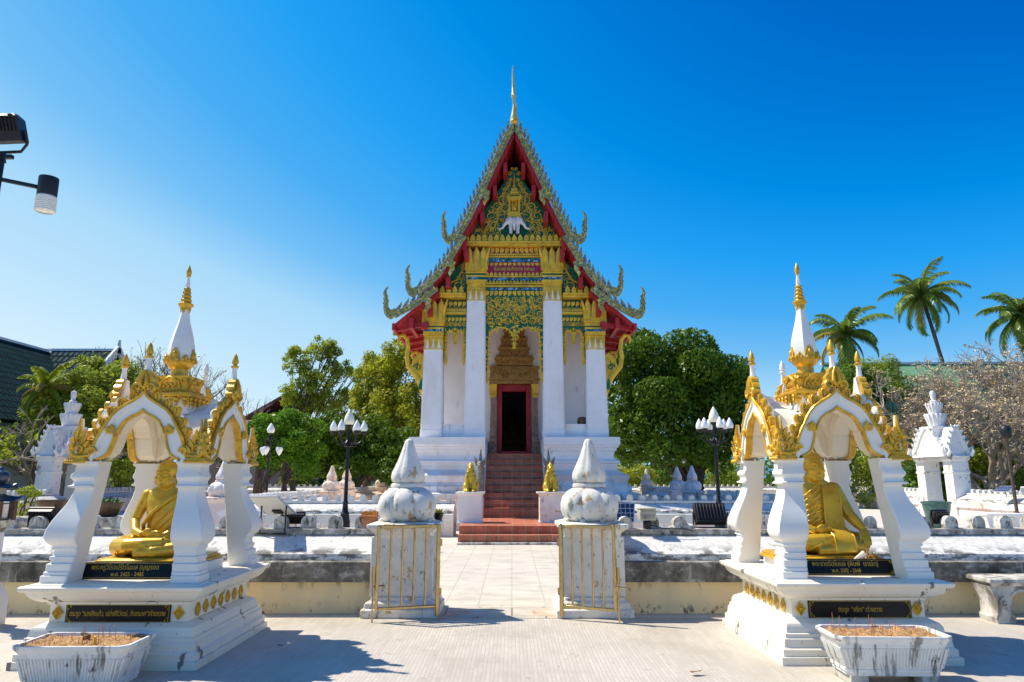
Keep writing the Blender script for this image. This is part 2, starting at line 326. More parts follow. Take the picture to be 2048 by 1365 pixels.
def wall(label, a, c, mats, mer, spacing=.352, skip=(), h=1.0, phase=.5, ends=True):
    "a wall from point a to point c (plan), profile above, merlons along its top"
    a = Vector(a+(0,)); c = Vector(c+(0,)); L = (c-a).length; ang = math.atan2((c-a).y, (c-a).x)
    t = thing('boundary_wall', label, 'wall', a, ang, 'white walls with rounded merlons round the hall')
    names = ['wall_face','moulded_band','sloped_top','coping']
    for k in range(4):
        b = MB()
        for i in range(len(WALL)-1):
            if WM[i] != k: continue
            (y0,z0),(y1,z1) = WALL[i],WALL[i+1]; n = max(1,int(L/.5))
            rows = [[(L*j/n, y0, z0*h),(L*j/n, y1, z1*h)] for j in range(n+1)]
            for j in range(n): b.quad(rows[j][0], rows[j+1][0], rows[j+1][1], rows[j][1])
        if k == 0 and ends:
            for x in (0, L):
                pts = [(x,y,z*h) for y,z in WALL]; b.quad(*(pts if x == 0 else pts[::-1]))
        obj(names[k], b, mats[k], t, smooth=25)
    n = int((L-.1)/spacing)
    for i in range(n+1):
        x = spacing*(i+phase)
        if x > L-.1 or i in skip: continue
        o = obj('merlon', None, None, t, (x,0,.947*h), me=mer)
        q = random.Random(i*7+int(L*10)); o.rotation_euler = (0,0,q.uniform(-.05,.05)); o.scale = (1+q.uniform(-.05,.05),1,1+q.uniform(-.06,.05))
    return t
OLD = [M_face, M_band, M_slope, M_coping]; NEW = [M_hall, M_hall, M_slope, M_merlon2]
M_hallg = mat('greyed_hall_plaster', (.66,.64,.58), .8, var=.06, vs=3, layers=[((.25,.23,.19),(3,3,1),.58,.72,.6),((.1,.09,.07),(6,6,2),.64,.74,.6)])
NEW2 = [M_hall, M_hallg, M_slope, M_merlon2]
# front wall: merlons start beside the gate
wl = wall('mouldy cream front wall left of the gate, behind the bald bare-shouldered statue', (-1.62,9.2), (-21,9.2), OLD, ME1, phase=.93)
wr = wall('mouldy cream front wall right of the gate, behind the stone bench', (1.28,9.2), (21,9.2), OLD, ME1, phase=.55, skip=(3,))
wall('inner white wall left of the red steps, behind the lamp post', (-1.62,20.0), (-7.9,20.0), NEW2, ME2)
wall('inner white wall right of the red steps, behind the tilted black floodlight', (1.78,20.0), (7.9,20.0), NEW2, ME2)
wall('inner side wall running back from the left corner onion pillar', (-7.9,20.4), (-7.9,28.3), NEW, ME2)
wall('inner side wall running back from the right corner onion pillar', (7.9,20.4), (7.9,28.3), NEW, ME2)
wall('inner side wall beyond the left onion pillar pair', (-7.9,31.9), (-7.9,40), [M_peach,M_peach,M_peach,M_peach], ME2)
wall('inner side wall beyond the right onion pillar pair, under the dark tree', (7.9,31.9), (7.9,40), NEW, ME2)
wall('outer side wall nearer than the left gatehouse', (-19.5,10), (-19.5,29.9), NEW, ME2)
wall('outer side wall nearer than the right gatehouse, carrying a solar panel', (19.5,10), (19.5,29.9), NEW, ME2)
wall('outer side wall beyond the left gatehouse', (-19.5,32.6), (-19.5,50), NEW, ME2)
wall('outer side wall beyond the right gatehouse', (19.5,32.6), (19.5,50), NEW, ME2)
wall('low back wall far behind the hall, in front of the trees', (-19,50.5), (19,50.5), NEW2, ME2, spacing=.42)
# loose debris on the right wall where a merlon is missing
b = MB(); q = random.Random(3)
for (px, s) in ((1349,.05),(1356,.04),(1341,.035),(1375,.07),(1367,.04)):
    p = at(px, 1051, 9.18); M = Matrix.Rotation(q.uniform(0,3),4,'Z') @ Matrix.Rotation(q.uniform(-.4,.4),4,'X')
    M.translation = (p.x, 9.17, .952+s*.35); b.obox(M, s, s*.7, s*.35)
tag(obj('merlon_rubble', b, M_slope, bevel=.008), 'broken plaster chips where a merlon is missing beside the beige floodlight', 'rubble')

# ---------------------------------------------------------------- onion pillars
def bulb(t): return .90 + .10*abs(math.cos(4*t))**.35
def bulb8(t): return .91 + .09*abs(math.cos(4*t))**.5
def sq(t):   # squarish plan
    return 1/(abs(math.cos(t))**5+abs(math.sin(t))**5)**(1/5)*.93
def onion_parts(t, m, h=1.0):
    b = MB(); b.stack([(.45,.42,0),(.45,.42,.09),(.42,.39,.10),(.41,.38,.16),(.37,.35,.18),(.345,.345,.20),(.345,.345,.22)])
    obj('pedestal_foot', b, m, t, bevel=.012)
    b = MB(); b.stack([(.32,.32,.215),(.315,.315,.90),(.33,.33,.915),(.335,.335,.945),(.40,.40,1.0),(.415,.415,1.005),(.415,.415,1.05),(.34,.34,1.07)])
    for s in (-1,1):   # shallow corner redents
        for u in (-1,1): b.box(s*.335-.035, s*.335+.035, u*.28-.035, u*.28+.035, .218, .905)
    obj('pedestal', b, m, t, bevel=.01)
    b = MB(); b.lathe([(.20,1.062),(.29,1.075),(.345,1.13),(.372,1.21),(.375,1.28),(.35,1.36),(.29,1.43),(.215,1.47),(.19,1.475)], 64, fn=lambda a: bulb(a)*(.5+.5*sq(a)))
    for k in range(8):   # small feet under the ribs
        a = 2*PI*(k+.5)/8; b.ell((.31*math.cos(a),.31*math.sin(a),1.085),(.035,.035,.028),8,6)
    obj('bulb', b, m, t, smooth=50)
    b = MB(); b.lathe([(.18,1.47),(.205,1.48),(.21,1.50),(.20,1.525),(.17,1.53)], 32)
    obj('neck_ring', b, m, t)
    b = MB(); b.lathe([(.16,1.525),(.20,1.55),(.214,1.60),(.205,1.66),(.168,1.74),(.127,1.83),(.093,1.92),(.068,2.0),(.052,2.05),(.033,2.075),(.006,2.085)], 48, fn=bulb8)
    obj('finial', b, m, t, smooth=50)
def onion(label, loc, m, group, rot=0):
    t = thing('onion_pillar', label, 'pillar', loc, rot, group); onion_parts(t, m); return t
GP = (-1.31, .97)
onion('peeling white onion pillar left of the gateway, behind the left metal gate', (GP[0],8.78,0), M_old, 'onion topped gate pillars')
onion('peeling white onion pillar right of the gateway, behind the right metal gate', (GP[1],8.78,0), M_old, 'onion topped gate pillars')
p1 = onion('peach stained onion pillar of the left inner gate, nearer one of the pair', (-7.45,28.8,0), M_peach, 'far onion topped pillars')
pw = onion('bluish white onion pillar of the right inner gate, nearer one of the pair', (7.45,28.8,0), M_hall, 'far onion topped pillars')
dup(p1, (-7.45,31.4,0), label='peach stained onion pillar of the left inner gate, behind the tall lamp post')
dup(pw, (7.45,31.4,0), label='bluish white onion pillar of the right inner gate, farther one of the pair')
dup(p1, (-7.6,40.6,0), label='small far peach onion pillar left of the hall plinth, alone at the back corner')
dup(p1, (7.5,38.8,0), label='small far peach onion pillar right of the hall plinth, alone under the dark tree')
dup(pw, (-8.25,19.9,0), label='white onion pillar at the front left corner of the inner wall')
dup(pw, (8.25,19.9,0), label='white onion pillar at the front right corner of the inner wall')
# ---------------------------------------------------------------- metal gates
def gate(label, hinge, free):
    h = Vector(hinge+(0,)); f = Vector(free+(0,)); L = (f-h).length; ang = math.atan2((f-h).y, (f-h).x)
    t = thing('metal_gate', label, 'gate', h, ang, 'tubular metal gates folded open')
    b = MB()
    b.box(-.024,.024,-.02,.02,.03,1.06)
    b.box(.024,L-.06,-.02,.02,1.02,1.06); b.box(.024,L-.06,-.02,.02,.125,.16)
    b.box(L-.06,L-.02,-.02,.02,.125,1.06)
    obj('gate_frame', b, M_steel, t, bevel=.008)
    for i in range(1,5):
        b = MB(); x = .01+(L-.06)*i/5; b.tube([(x,0,.15),(x,0,1.03)], .0125, 10); obj('bar', b, M_steel, t)
    b = MB(); b.tube([(L,0,.0),(L,0,.42)], .010, 8); b.tube([(L,0,.42),(L,0,.60)], .016, 8); b.box(L-.03,L+.005,-.03,-.02,.36,.39); b.tube([(L,-.01,.385),(L-.13 if hinge[0]<0 else L+.12,-.035,.385)], .013, 8)
    obj('drop_bolt', b, M_steel, t)
    for z in (.3,.85):
        b = MB(); b.tube([(-.035,0,z-.04),(-.035,0,z+.04)], .013, 8); obj('hinge', b, M_steel, t)
gate('brassy metal gate with upright bars in front of the left onion pillar', (-.865,8.34), (-1.575,8.14))
gate('brassy metal gate with upright bars in front of the right onion pillar', (.575,8.34), (1.20,8.08))
# ---------------------------------------------------------------- ornament shapes
def flame(w, h, bend=0., n=7):
    L = []; Rr = []
    for i in range(n+1):
        t = i/n; k = (math.sin(PI*(t*.72+.28))**.9) if t < 1 else 0
        x = bend*t*t; L.append((x-w/2*k*(1-.15*t), h*t)); Rr.append((x+w/2*k*(1-.15*t), h*t))
    return Rr[:-1] + [Rr[-1]] + L[:-1][::-1]
def mapped(pts, O, U, V):   # rotate 2-D points into plane
    return [Vector(O)+Vector(U)*a+Vector(V)*b for a,b in pts]
def volute(b, O, U, V, r, rad, turns=1.4, start=0., sgn=1, n=22, nv=6, taper=.35):
    O = Vector(O); U = Vector(U); V = Vector(V); P = []; Q = []
    for i in range(n+1):
        t = i/n; a = start+sgn*2*PI*turns*t; q = r*(1-.86*t)
        P.append(O+U*(q*math.cos(a))+V*(q*math.sin(a))); Q.append(rad*(1-(1-taper)*t))
    b.tube(P, Q, nv)
def curl(b, O, U, V, N, s, sgn=1):
    "a hooked leaf rolled over a scroll, about s tall, standing along V and curling towards U*sgn"
    U = Vector(U)*sgn; V = Vector(V); N = Vector(N); O = Vector(O)
    body = [(-.55*s,-.06*s),(.30*s,-.06*s),(.36*s,.10*s),(.52*s,.18*s),(.60*s,.40*s),(.50*s,.62*s),(.34*s,.70*s),(.36*s,.86*s),(.20*s,1.02*s),(-.02*s,1.04*s),(-.26*s,.88*s),(-.44*s,.58*s),(-.54*s,.25*s)]
    b.prism(body, O, U, V, .30*s, N)
    for pts, rad in (((( -.46,.0),(-.36,.45),(-.14,.80),(.10,.90),(.24,.76),(.20,.60)),.095),(((-.22,.0),(-.14,.38),(.06,.62),(.32,.60),(.42,.42),(.32,.28),(.20,.34)),.085),(((.02,.0),(.10,.20),(.26,.16)),.07)):
        n = len(pts); b.tube([O+U*(x*s)+V*(z*s)+N*(.05*s) for x,z in pts], [rad*s*(.55+.45*math.sin(PI*(i+.6)/(n+.2))) for i in range(n)], 6)
def rosette(b, O, U, V, N, s):
    O = Vector(O); U = Vector(U); V = Vector(V); N = Vector(N)
    b.prism([(0,-s),(s*.8,0),(0,s),(-s*.8,0)], O+N*.012, U, V, .012, N)
    P = mapped([(0,-.95*s),(.74*s,0),(0,.95*s),(-.74*s,0),(0,-.95*s)], O+N*.012, U, V); b.tube(P, .010, 5)
    for k in range(8):
        a = 2*PI*k/8; b.ell(O+N*.018+U*(.33*s*math.cos(a))+V*(.40*s*math.sin(a)), (.12*s,.12*s,.12*s), 6, 4)
    b.ell(O+N*.022, (.2*s,.2*s,.22*s), 8, 6)

# ---------------------------------------------------------------- shrines
PIL = [(.678,.70),(.745,.70),(.75,.685),(.775,.685),(.782,.675),(.843,.675),(.852,.655),(.872,.652),(.88,.662),(.905,.66),(.912,.645),(.955,.64),(.97,.657),(.995,.652),(1.01,.672),(1.035,.695),(1.077,.712),(1.14,.702),(1.218,.675),(1.294,.64),(1.37,.602),(1.46,.575),(1.503,.568),(1.513,.612),(1.525,.612),(1.535,.585),(1.565,.58),(1.60,.604),(1.625,.60),(1.65,.582),(1.71,.575),(1.72,.60),(1.745,.605)]
OUT = [(.450,1.772),(.437,1.80),(.411,1.88),(.386,1.955),(.352,2.02),(.323,2.07),(.308,2.10),(.277,2.155),(.224,2.213),(.167,2.255),(.09,2.297),(.035,2.337),(.012,2.37),(0,2.40)]
INN = [(.385,1.772),(.345,1.785),(.297,1.82),(.272,1.88),(.254,1.94),(.244,1.98),(.247,2.005),(.226,2.012),(.207,2.06),(.171,2.12),(.116,2.162),(.055,2.190),(.02,2.212),(0,2.232)]
def sym(pts): return pts + [(-x,z) for x,z in pts[::-1] if x > 1e-6]
def resamp(pts, n):
    d = [0]
    for i in range(1,len(pts)): d.append(d[-1]+math.hypot(pts[i][0]-pts[i-1][0], pts[i][1]-pts[i-1][1]))
    out = []
    for k in range(n):
        s = d[-1]*k/(n-1); i = 0
        while i < len(d)-2 and d[i+1] < s: i += 1
        t = (s-d[i])/max(1e-9,d[i+1]-d[i]); out.append((pts[i][0]+(pts[i+1][0]-pts[i][0])*t, pts[i][1]+(pts[i+1][1]-pts[i][1])*t))
    return out
def arch_band(b, outer, inner, y0, y1):
    o = sym(outer); i = sym(inner); n = len(o)
    for k in range(n-1):
        for y, fl in ((y0,0),(y1,1)):
            f = [(o[k][0],y,o[k][1]),(o[k+1][0],y,o[k+1][1]),(i[k+1][0],y,i[k+1][1]),(i[k][0],y,i[k][1])]
            b.quad(*(f if fl else f[::-1]))
        b.quad((o[k][0],y0,o[k][1]),(o[k+1][0],y0,o[k+1][1]),(o[k+1][0],y1,o[k+1][1]),(o[k][0],y1,o[k][1]))
        b.quad((i[k+1][0],y0,i[k+1][1]),(i[k][0],y0,i[k][1]),(i[k][0],y1,i[k][1]),(i[k+1][0],y1,i[k+1][1]))
DY = .04          # the shrine is a little deeper than wide
def make_shrine():
    t = thing('shrine', '', 'shrine', group='white and gold four arched shrines')
    base = [(.80,0),(.80,.065),(.775,.067),(.775,.12),(.752,.14),(.745,.20),(.73,.215),(.73,.24),(.712,.25),(.708,.29),(.69,.32),(.655,.338),(.62,.355),(.61,.357),(.61,.495),(.63,.50),(.63,.52),(.66,.527),(.70,.545),(.735,.575),(.752,.605),(.755,.618),(.78,.622),(.797,.638),(.80,.645),(.80,.662),(.785,.672),(.745,.675),(.742,.682),(.715,.684)]
    b = MB(); b.stack([(e,e+.06,z) for e,z in base]); obj('base', b, M_shrineb, t, smooth=28)
    g = MB(); rosette(g, (0,0,0), (1,0,0),(0,0,1),(0,-1,0), .056); rme = mesh('rosette', g, M_gold)
    def ros(x, y, rz): obj('rosette', None, None, t, (x,y,.43), (0,0,rz), me=rme)
    for s in (-1,1):
        ros(s*.535, -.672, 0)
        for k in range(7): ros(s*.612, -.50+k/6, s*PI/2)
    for k in range(7): ros(-.5+k/6, .672, PI)
    # pillars
    for sx in (-1,1):
        for sy in (-1,1):
            b = MB(); rings = []
            for z, o_ in PIL:
                i_ = .46-.10*(z-.678)/1.067; xs = sorted((sx*o_, sx*i_)); ys = sorted((sy*(o_+DY), sy*(i_+DY)))
                c = .012
                rings.append([(xs[0]+c,ys[0],z),(xs[1]-c,ys[0],z),(xs[1],ys[0]+c,z),(xs[1],ys[1]-c,z),(xs[1]-c,ys[1],z),(xs[0]+c,ys[1],z),(xs[0],ys[1]-c,z),(xs[0],ys[0]+c,z)])
            b.loft(rings); p = obj('pillar', b, M_shrine, t, smooth=32)
            g = MB(); x0,x1 = sorted((sx*.645, sx*.45)); y0,y1 = sorted((sy*(.645+DY), sy*(.45+DY)))
            g.box(x0,x1,y0,y1,1.746,1.762)
            for k in range(9):     # beaded edge on the two outward sides
                u = x0+(x1-x0)*(k+.5)/9; g.ell((u, sy*(.645+DY), 1.742), (.012,.010,.016), 6, 4)
                u = y0+(y1-y0)*(k+.5)/9; g.ell((sx*.645, u, 1.742), (.010,.012,.016), 6, 4)
            g.box(x0+.012,x1-.012,y0+.012,y1-.012,1.76,1.774)
            obj('gold_capital', g, M_gold, p)
    # four arches
    for k in range(4):
        M = Matrix.Rotation(PI/2*k, 4, 'Z'); D = .515+(DY if k % 2 == 0 else 0)      # distance of the arch from the axis
        W = 1.0 if k % 2 == 0 else 1.06
        A = Matrix.Diagonal((W,1,1,1))
        def place(b): b.xf(M @ A); return b
        b = MB(); b.k = 1; arch_band(b, [(x*.98,z-.01) for x,z in OUT], [(x*1.012,z+.006) for x,z in INN], -D-.05, -D+.16); b.k = 0; arch_band(b, OUT, INN, -D-.075, -D-.045)
        arch_band(b, [(x,z-.0) for x,z in OUT], [(x*.94,z-.035) for x,z in OUT], -D-.090, -D-.074)
        arch = obj('arch', place(b), [M_shrine, M_vault], t, smooth=35)
        g = MB()
        # thin gold lip round the opening
        ins = sym(INN); g.tube([(x*.985,-D-.078,z-.006) for x,z in ins], .013, 6, flat=1.2)
        arch_band(g, [(x*.992,z-.004) for x,z in INN], [(x*.972-.003*(x>0),z-.011) for x,z in INN], -D-.076, -D-.02)
        for s in (-1,1):      # shoulder scrolls
            volute(g, (s*.280,-D-.10,2.035), (s,0,0),(0,0,1), .04, .017, 1.3, R(100), 1, 18)
            g.ell((s*.280,-D-.095,2.035), (.045,.012,.04), 10, 6)
        obj('gold_lip', place(g), M_gold, arch)
        # gold crest of curls along the outer line, white backing behind
        g = MB(); w = MB(); P = resamp(OUT, 60)
        for s in (-1,1):
            g.tube([(s*x*1.015,-D-.085,z+.010) for x,z in P], .017, 6)
            for j in range(6):
                i = int(9+j*8.2); x,z = P[i]; dx = P[i+1][0]-P[i-1][0]; dz = P[i+1][1]-P[i-1][1]; l = math.hypot(dx,dz)
                tu = Vector((s*dx/l,0,dz/l)); nv = Vector((s*dz/l,0,-dx/l))
                if nv.z < -.2: nv = -nv
                nv = Vector((abs(nv.x)*s,0,abs(nv.z)))
                sz = .104
                curl(g, Vector((s*x,-D-.06,z))+nv*.004, tu, nv, (0,-1,0), sz)
                g.k = 1; g.ell(Vector((s*x,-D-.018,z))+nv*.045, (.058,.03,.055), 10, 6); g.k = 0
            # lowest leaf joining the corner flame
            g.prism(flame(.12,.17,.05), (s*.435,-D-.075,1.80), (s,0,0), Vector((s*.35,0,1)).normalized(), .05, (0,-1,0))
            volute(g, (s*.425,-D-.10,1.835), (s,0,0),(0,0,1), .042, .016, 1.2, R(180), -1, 16)
            # corner flame (naga-like tail): stepped leaves
            g0, g = g, MB()
            fx = lambda x: .442+(x-.525)*.80
            F = lambda x,z,dy=0: (s*fx(x),-D-.085+dy,z)
            body = [(.525,1.772),(.735,1.772),(.752,1.83),(.742,1.90),(.722,1.955),(.700,1.985),(.690,2.04),(.676,2.145),(.664,2.05),(.650,2.00),(.622,1.985),(.628,1.955),(.596,1.945),(.604,1.91),(.572,1.895),(.584,1.86),(.548,1.84)]
            bz = body if s > 0 else body[::-1]
            g.prism([(s*fx(x),z) for x,z in bz], (0,-D-.085,0), t=.026, N=(0,-1,0))
            g.k = 1; g.prism([(s*fx(x*.985+.008),z-.004) for x,z in bz], (0,-D-.0595,0), t=.018, N=(0,-1,0)); g.k = 0
            g.tube([F(.55,1.80),F(.62,1.785,-.012),F(.70,1.795,-.014),F(.738,1.85,-.012),F(.725,1.92,-.01),F(.70,1.97,-.008),F(.684,2.03,-.004),F(.676,2.12)], [.018,.024,.026,.024,.020,.016,.011,.003], 7)
            volute(g, F(.655,1.85,-.012), (s,0,0),(0,0,1), .055, .016, 1.5, R(-60), 1, 24)
            volute(g, F(.665,1.935,-.010), (-s,0,0),(0,0,1), .034, .012, 1.3, R(-60), 1, 18)
            for (x0,z0,dx,dz,l) in ((.575,1.83,-.6,.8,.075),(.60,1.88,-.5,.9,.075),(.625,1.925,-.4,.9,.07),(.645,1.965,-.25,1,.075),(.745,1.86,.5,.8,.05),(.735,1.925,.5,.8,.05),(.712,1.975,.35,.9,.05)):
                V_ = Vector((s*dx,0,dz)).normalized(); g.prism(flame(.038,l,.008,5), F(x0,z0,-.012), Vector((V_.z,0,-V_.x)), V_, .03, (0,-1,0))
            obj('corner_flame', place(g), [M_gold, M_shrine], arch); g = g0
        # apex leaf group
        g.prism(sym([(.10,2.40),(.118,2.44),(.09,2.48),(.095,2.51),(.06,2.545),(.062,2.57),(.03,2.60),(0,2.605)])[::-1]+[(-.05,2.42),(0,2.44),(.05,2.42)], (0,-D-.10,0), t=.07, N=(0,-1,0))
        for s in (-1,1):
            volute(g, (s*.065,-D-.105,2.435), (s,0,0),(0,0,1), .045, .018, 1.4, R(-80), 1, 20)
            g.tube([(0,-D-.105,2.42),(s*.03,-D-.115,2.47),(s*.02,-D-.11,2.54),(0,-D-.10,2.60)], [.014,.02,.016,.008], 6)
        crest = obj('gold_crest', place(g), [M_gold, M_shrine], arch)
        f = MB(); f.lathe([(.040,2.58),(.030,2.62),(.024,2.70),(.030,2.72)], 8, (0,-D-.06,0)); obj('gable_finial', place(f), M_shrine, arch)
        f = MB(); f.lathe([(.030,2.718),(.038,2.728),(.038,2.74),(.022,2.748),(.020,2.758),(.032,2.768),(.034,2.785),(.026,2.82),(.016,2.85),(.003,2.872)], 10, (0,-D-.06,0)); obj('finial_tip', place(f), M_gold if k in (0,1,3) else M_shrine, arch)
        # swept vault from the centre to this arch
        # tapering white back of the gable top
        hb = MB(); hb.prism([(-.11,2.34),(.11,2.34),(.06,2.43),(.036,2.52),(.02,2.59),(-.02,2.59),(-.036,2.52),(-.06,2.43)], (0,-D-.036,0), t=.028, N=(0,-1,0)); obj('gable_back', place(hb), M_shrine, arch)
    # one swept cross-gabled roof over all four arches
    def zo(u):
        u = abs(u)
        if u >= .45: return 1.772
        for (xa,za),(xb,zb) in zip(OUT,OUT[1:]):
            if xb <= u <= xa: return za+(zb-za)*(u-xa)/(xb-xa)
        return 2.40
    def arm(u, v):
        tt = min(1, abs(v)); hk = .84+.22*tt**2.6; w = min(1, abs(u)/.26); return 1.772+(zo(u)-1.772)*(hk+(1-hk)*w)
    G = sorted({round(s_*q_,4) for s_ in (-1,1) for q_ in (0,.012,.03,.06,.09,.13,.165,.19,.215,.24,.26,.28,.30,.32,.34,.36,.385,.41,.43,.45,.48,.51,.54)})
    for lift in (0,):
        r = MB(); r.loft([[(x*.96, y*1.035, max(arm(x, y/.53), arm(y, x/.53))) for x in G] for y in G], caps=False, close=False)
        obj('vault', r, M_vault, t, smooth=42)
    # crowning tower
    b = MB(); b.stack([(.235,.235,2.22),(.215,.215,2.28),(.20,.20,2.40)]); obj('drum', b, M_shrine, t)
    g = MB(); g.stack([(.225,.225,2.392),(.24,.24,2.40),(.24,.24,2.425),(.215,.215,2.43),(.215,.215,2.445),(.185,.185,2.455),(.165,.165,2.47),(.165,.165,2.475)])
    for k in range(4):
        M = Matrix.Rotation(PI/2*k,4,'Z'); s0 = len(g.v)
        for j in range(5):
            x = -.19+.095*j; g.prism([(-.042,0),(-.036,-.03),(-.02,-.075),(0,-.115),(.02,-.075),(.036,-.03),(.042,0)], (x,-.226,2.40), (1,0,0),(0,0,1), .025, (0,-1,0))
            g.ell((x,-.236,2.375),(.028,.014,.02),8,5); g.ell((x,-.234,2.335),(.018,.012,.02),8,5)
        for j in range(16): g.ell((-.225+.03*j,-.240,2.412),(.011,.009,.011),6,4)
        for j in range(12): g.ell((-.17+.031*j,-.188,2.462),(.011,.009,.009),6,4)
        g.xf(M, s0)
    obj('pendant_ledge', g, M_gold, t)
    g = MB(); g.stack([(.165,.165,2.47),(.16,.16,2.49),(.17,.17,2.56),(.185,.185,2.60),(.187,.187,2.615),(.12,.12,2.625)])
    for k in range(4):
        M = Matrix.Rotation(PI/2*k,4,'Z'); s0 = len(g.v)
        g.tube([(-.10,-.172,2.485),(-.09,-.180,2.55),(-.04,-.186,2.585),(0,-.19,2.60),(.04,-.186,2.585),(.09,-.180,2.55),(.10,-.172,2.485)], .014, 6)
        for s in (-1,1): volute(g, (s*.135,-.184,2.56),(s,0,0),(0,0,1),.035,.012,1.3,0,1,14)
        for j in range(6): g.ell((-.06+.024*j,-.176,2.51+.02*(j%2)),(.016,.012,.02),6,4)
        g.xf(M, s0)
    obj('carved_block', g, M_gold, t)
    g = MB(); g.lathe([(.088,2.62),(.084,2.64),(.084,2.70),(.105,2.715),(.125,2.74),(.138,2.765),(.14,2.78)], 16)
    for k in range(8):
        a = 2*PI*k/8+PI/8*0; U = Vector((-math.sin(a),math.cos(a),0)); V = Vector((-.08*math.cos(a),-.08*math.sin(a),1)).normalized(); Nn = Vector((math.cos(a),math.sin(a),0))
        h = .155 if k % 2 == 0 else .085; w = .11 if k % 2 == 0 else .075
        g.prism(flame(w,h,0,8), Nn*.148+Vector((0,0,2.765)), U, V, .018, Nn)
        for s in (-1,1): g.ell(Nn*.15+U*s*.03+Vector((0,0,2.79)), (.018,.018,.018), 6, 4)
        g.ell(Nn*.15+V*h*.5+Vector((0,0,2.77)), (.018,.018,.03), 6, 4)
    obj('lotus_crown', g, M_gold, t)
    b = MB(); b.lathe([(.126,2.77),(.133,2.82),(.133,2.88),(.124,2.96),(.104,3.05),(.082,3.13),(.062,3.20),(.048,3.275),(.040,3.33),(.037,3.37)], 8, rot=PI/8); obj('bell', b, M_shrine, t, smooth=25)
    g = MB(); g.lathe([(.036,3.335),(.050,3.365),(.074,3.39),(.076,3.408),(.054,3.418),(.048,3.43)], 12)
    for k in range(4):
        a = PI/2*k; U = Vector((-math.sin(a),math.cos(a),0)); Nn = Vector((math.cos(a),math.sin(a),0)); g.prism(flame(.05,.085), Nn*.048+Vector((0,0,3.39)), U, Vector((0,0,-1)), .012, Nn)
    z = 3.43
    for r_, h_ in ((.052,.045),(.044,.042),(.038,.038),(.031,.035)):
        g.lathe([(r_*.72,z),(r_*.95,z+h_*.2),(r_,z+h_*.45),(r_*.9,z+h_*.7),(r_*.68,z+h_)], 14)
        for k in range(8): g.ell((r_*.93*math.cos(PI*k/4),r_*.93*math.sin(PI*k/4),z+h_*.4),(.01,.01,.014),6,4)
        z += h_
    obj('ringed_collar', g, M_gold, t)
    b = MB(); b.lathe([(.022,z-.005),(.026,z+.03),(.020,z+.06),(.013,z+.12)], 8); obj('spire_shaft', b, M_shrine, t)
    z += .115
    g = MB(); g.lathe([(.014,z),(.024,z+.008),(.024,z+.018),(.018,z+.022),(.028,z+.04),(.028,z+.06),(.018,z+.095),(.003,z+.135)], 10); obj('spire_bud', g, M_gold, t)
    return t
def plaque(parent, w, h, lines, loc, tilt=0., top=None):
    "black granite tablet with a gold border; part when parent is given"
    if parent: t = obj('plaque', MB_box(-w/2,w/2,0,.018,0,h), M_granite, parent, loc, (tilt,0,0), bevel=.002)
    else: t = tag(obj('plaque', MB_box(-w/2,w/2,0,.018,0,h), M_granite, None, loc, (tilt,0,0), bevel=.002), top, 'plaque')
    g = MB(); e = .012; q = .0018
    for (a,c) in (((-w/2+e,e),(w/2-e,e)),((w/2-e,e),(w/2-e,h-e)),((w/2-e,h-e),(-w/2+e,h-e)),((-w/2+e,h-e),(-w/2+e,e))):
        g.box(min(a[0],c[0])-q,max(a[0],c[0])+q,-.0025,.002,min(a[1],c[1])-q,max(a[1],c[1])+q)
    for sx in (-1,1):
        for sz in (0,1):
            x = sx*(w/2-e); z = e if sz == 0 else h-e; dz = 1 if sz == 0 else -1
            for k in range(4):
                f = 1-k*.22; g.prism([(0,0),(-sx*.05*f*(1 if k%2 else .6),dz*.008*k),(-sx*.012,dz*.04*f)], (x,-.0035,z), t=.004, N=(0,-1,0))
    obj('gold_border', g, M_goldtx, t, smooth=0)
    for (s, size, x, z, wd) in lines:
        lettering(s, size, M_goldtx, t, (x,-.0022,z), width=wd, depth=.0022, bold=.0)
    return t
def MB_box(*a):
    b = MB(); b.box(*a); return b
SL = (-3.47, 7.05); SR = (3.13, 7.20)
sh = make_shrine(); sh.location = (SL[0],SL[1],0); sh['label'] = 'white and gold four arched shrine sheltering the bald bare-shouldered golden monk statue'
sh2 = dup(sh, (SR[0],SR[1],0), 0, 'white and gold four arched shrine sheltering the fully robed golden monk statue with sash'); sh2.scale = (.985,1.0,1.02)
plaque(sh, .92, .165, [('ตระกูล “แสงสิงแก้ว, เปล่งศิริวัฒน์, สัณฑมาศ”สร้างถวาย', .062, 0, .062, .84)], (0,-.688,.343))
plaque(sh2, .94, .160, [('ตระกูล  “ศรีภา” สร้างถวาย', .060, .0, .06, .40)], (0.01,-.688,.345))
plaque(None, .98, .15, [('พระครูวิโรจน์รัตโนบล (บุญรอด', .062, -.07, .085, .62),('พ.ศ. 2425 - 2485', .05, -.04, .028, .30)], (SL[0]-.02,SL[1]-.50,.686), R(-14),
       'black granite tablet with gold Thai lettering leaning below the bald bare-shouldered statue')
plaque(None, .98, .15, [('พระราชรัตโนบล (พิมพ์  นารโท)', .062, .03, .085, .62),('พ.ศ. 2502 - 2548', .05, .03, .028, .27)], (SR[0]-.02,SR[1]-.50,.699), R(-14),
       'black granite tablet with gold Thai lettering leaning below the robed statue with sash')

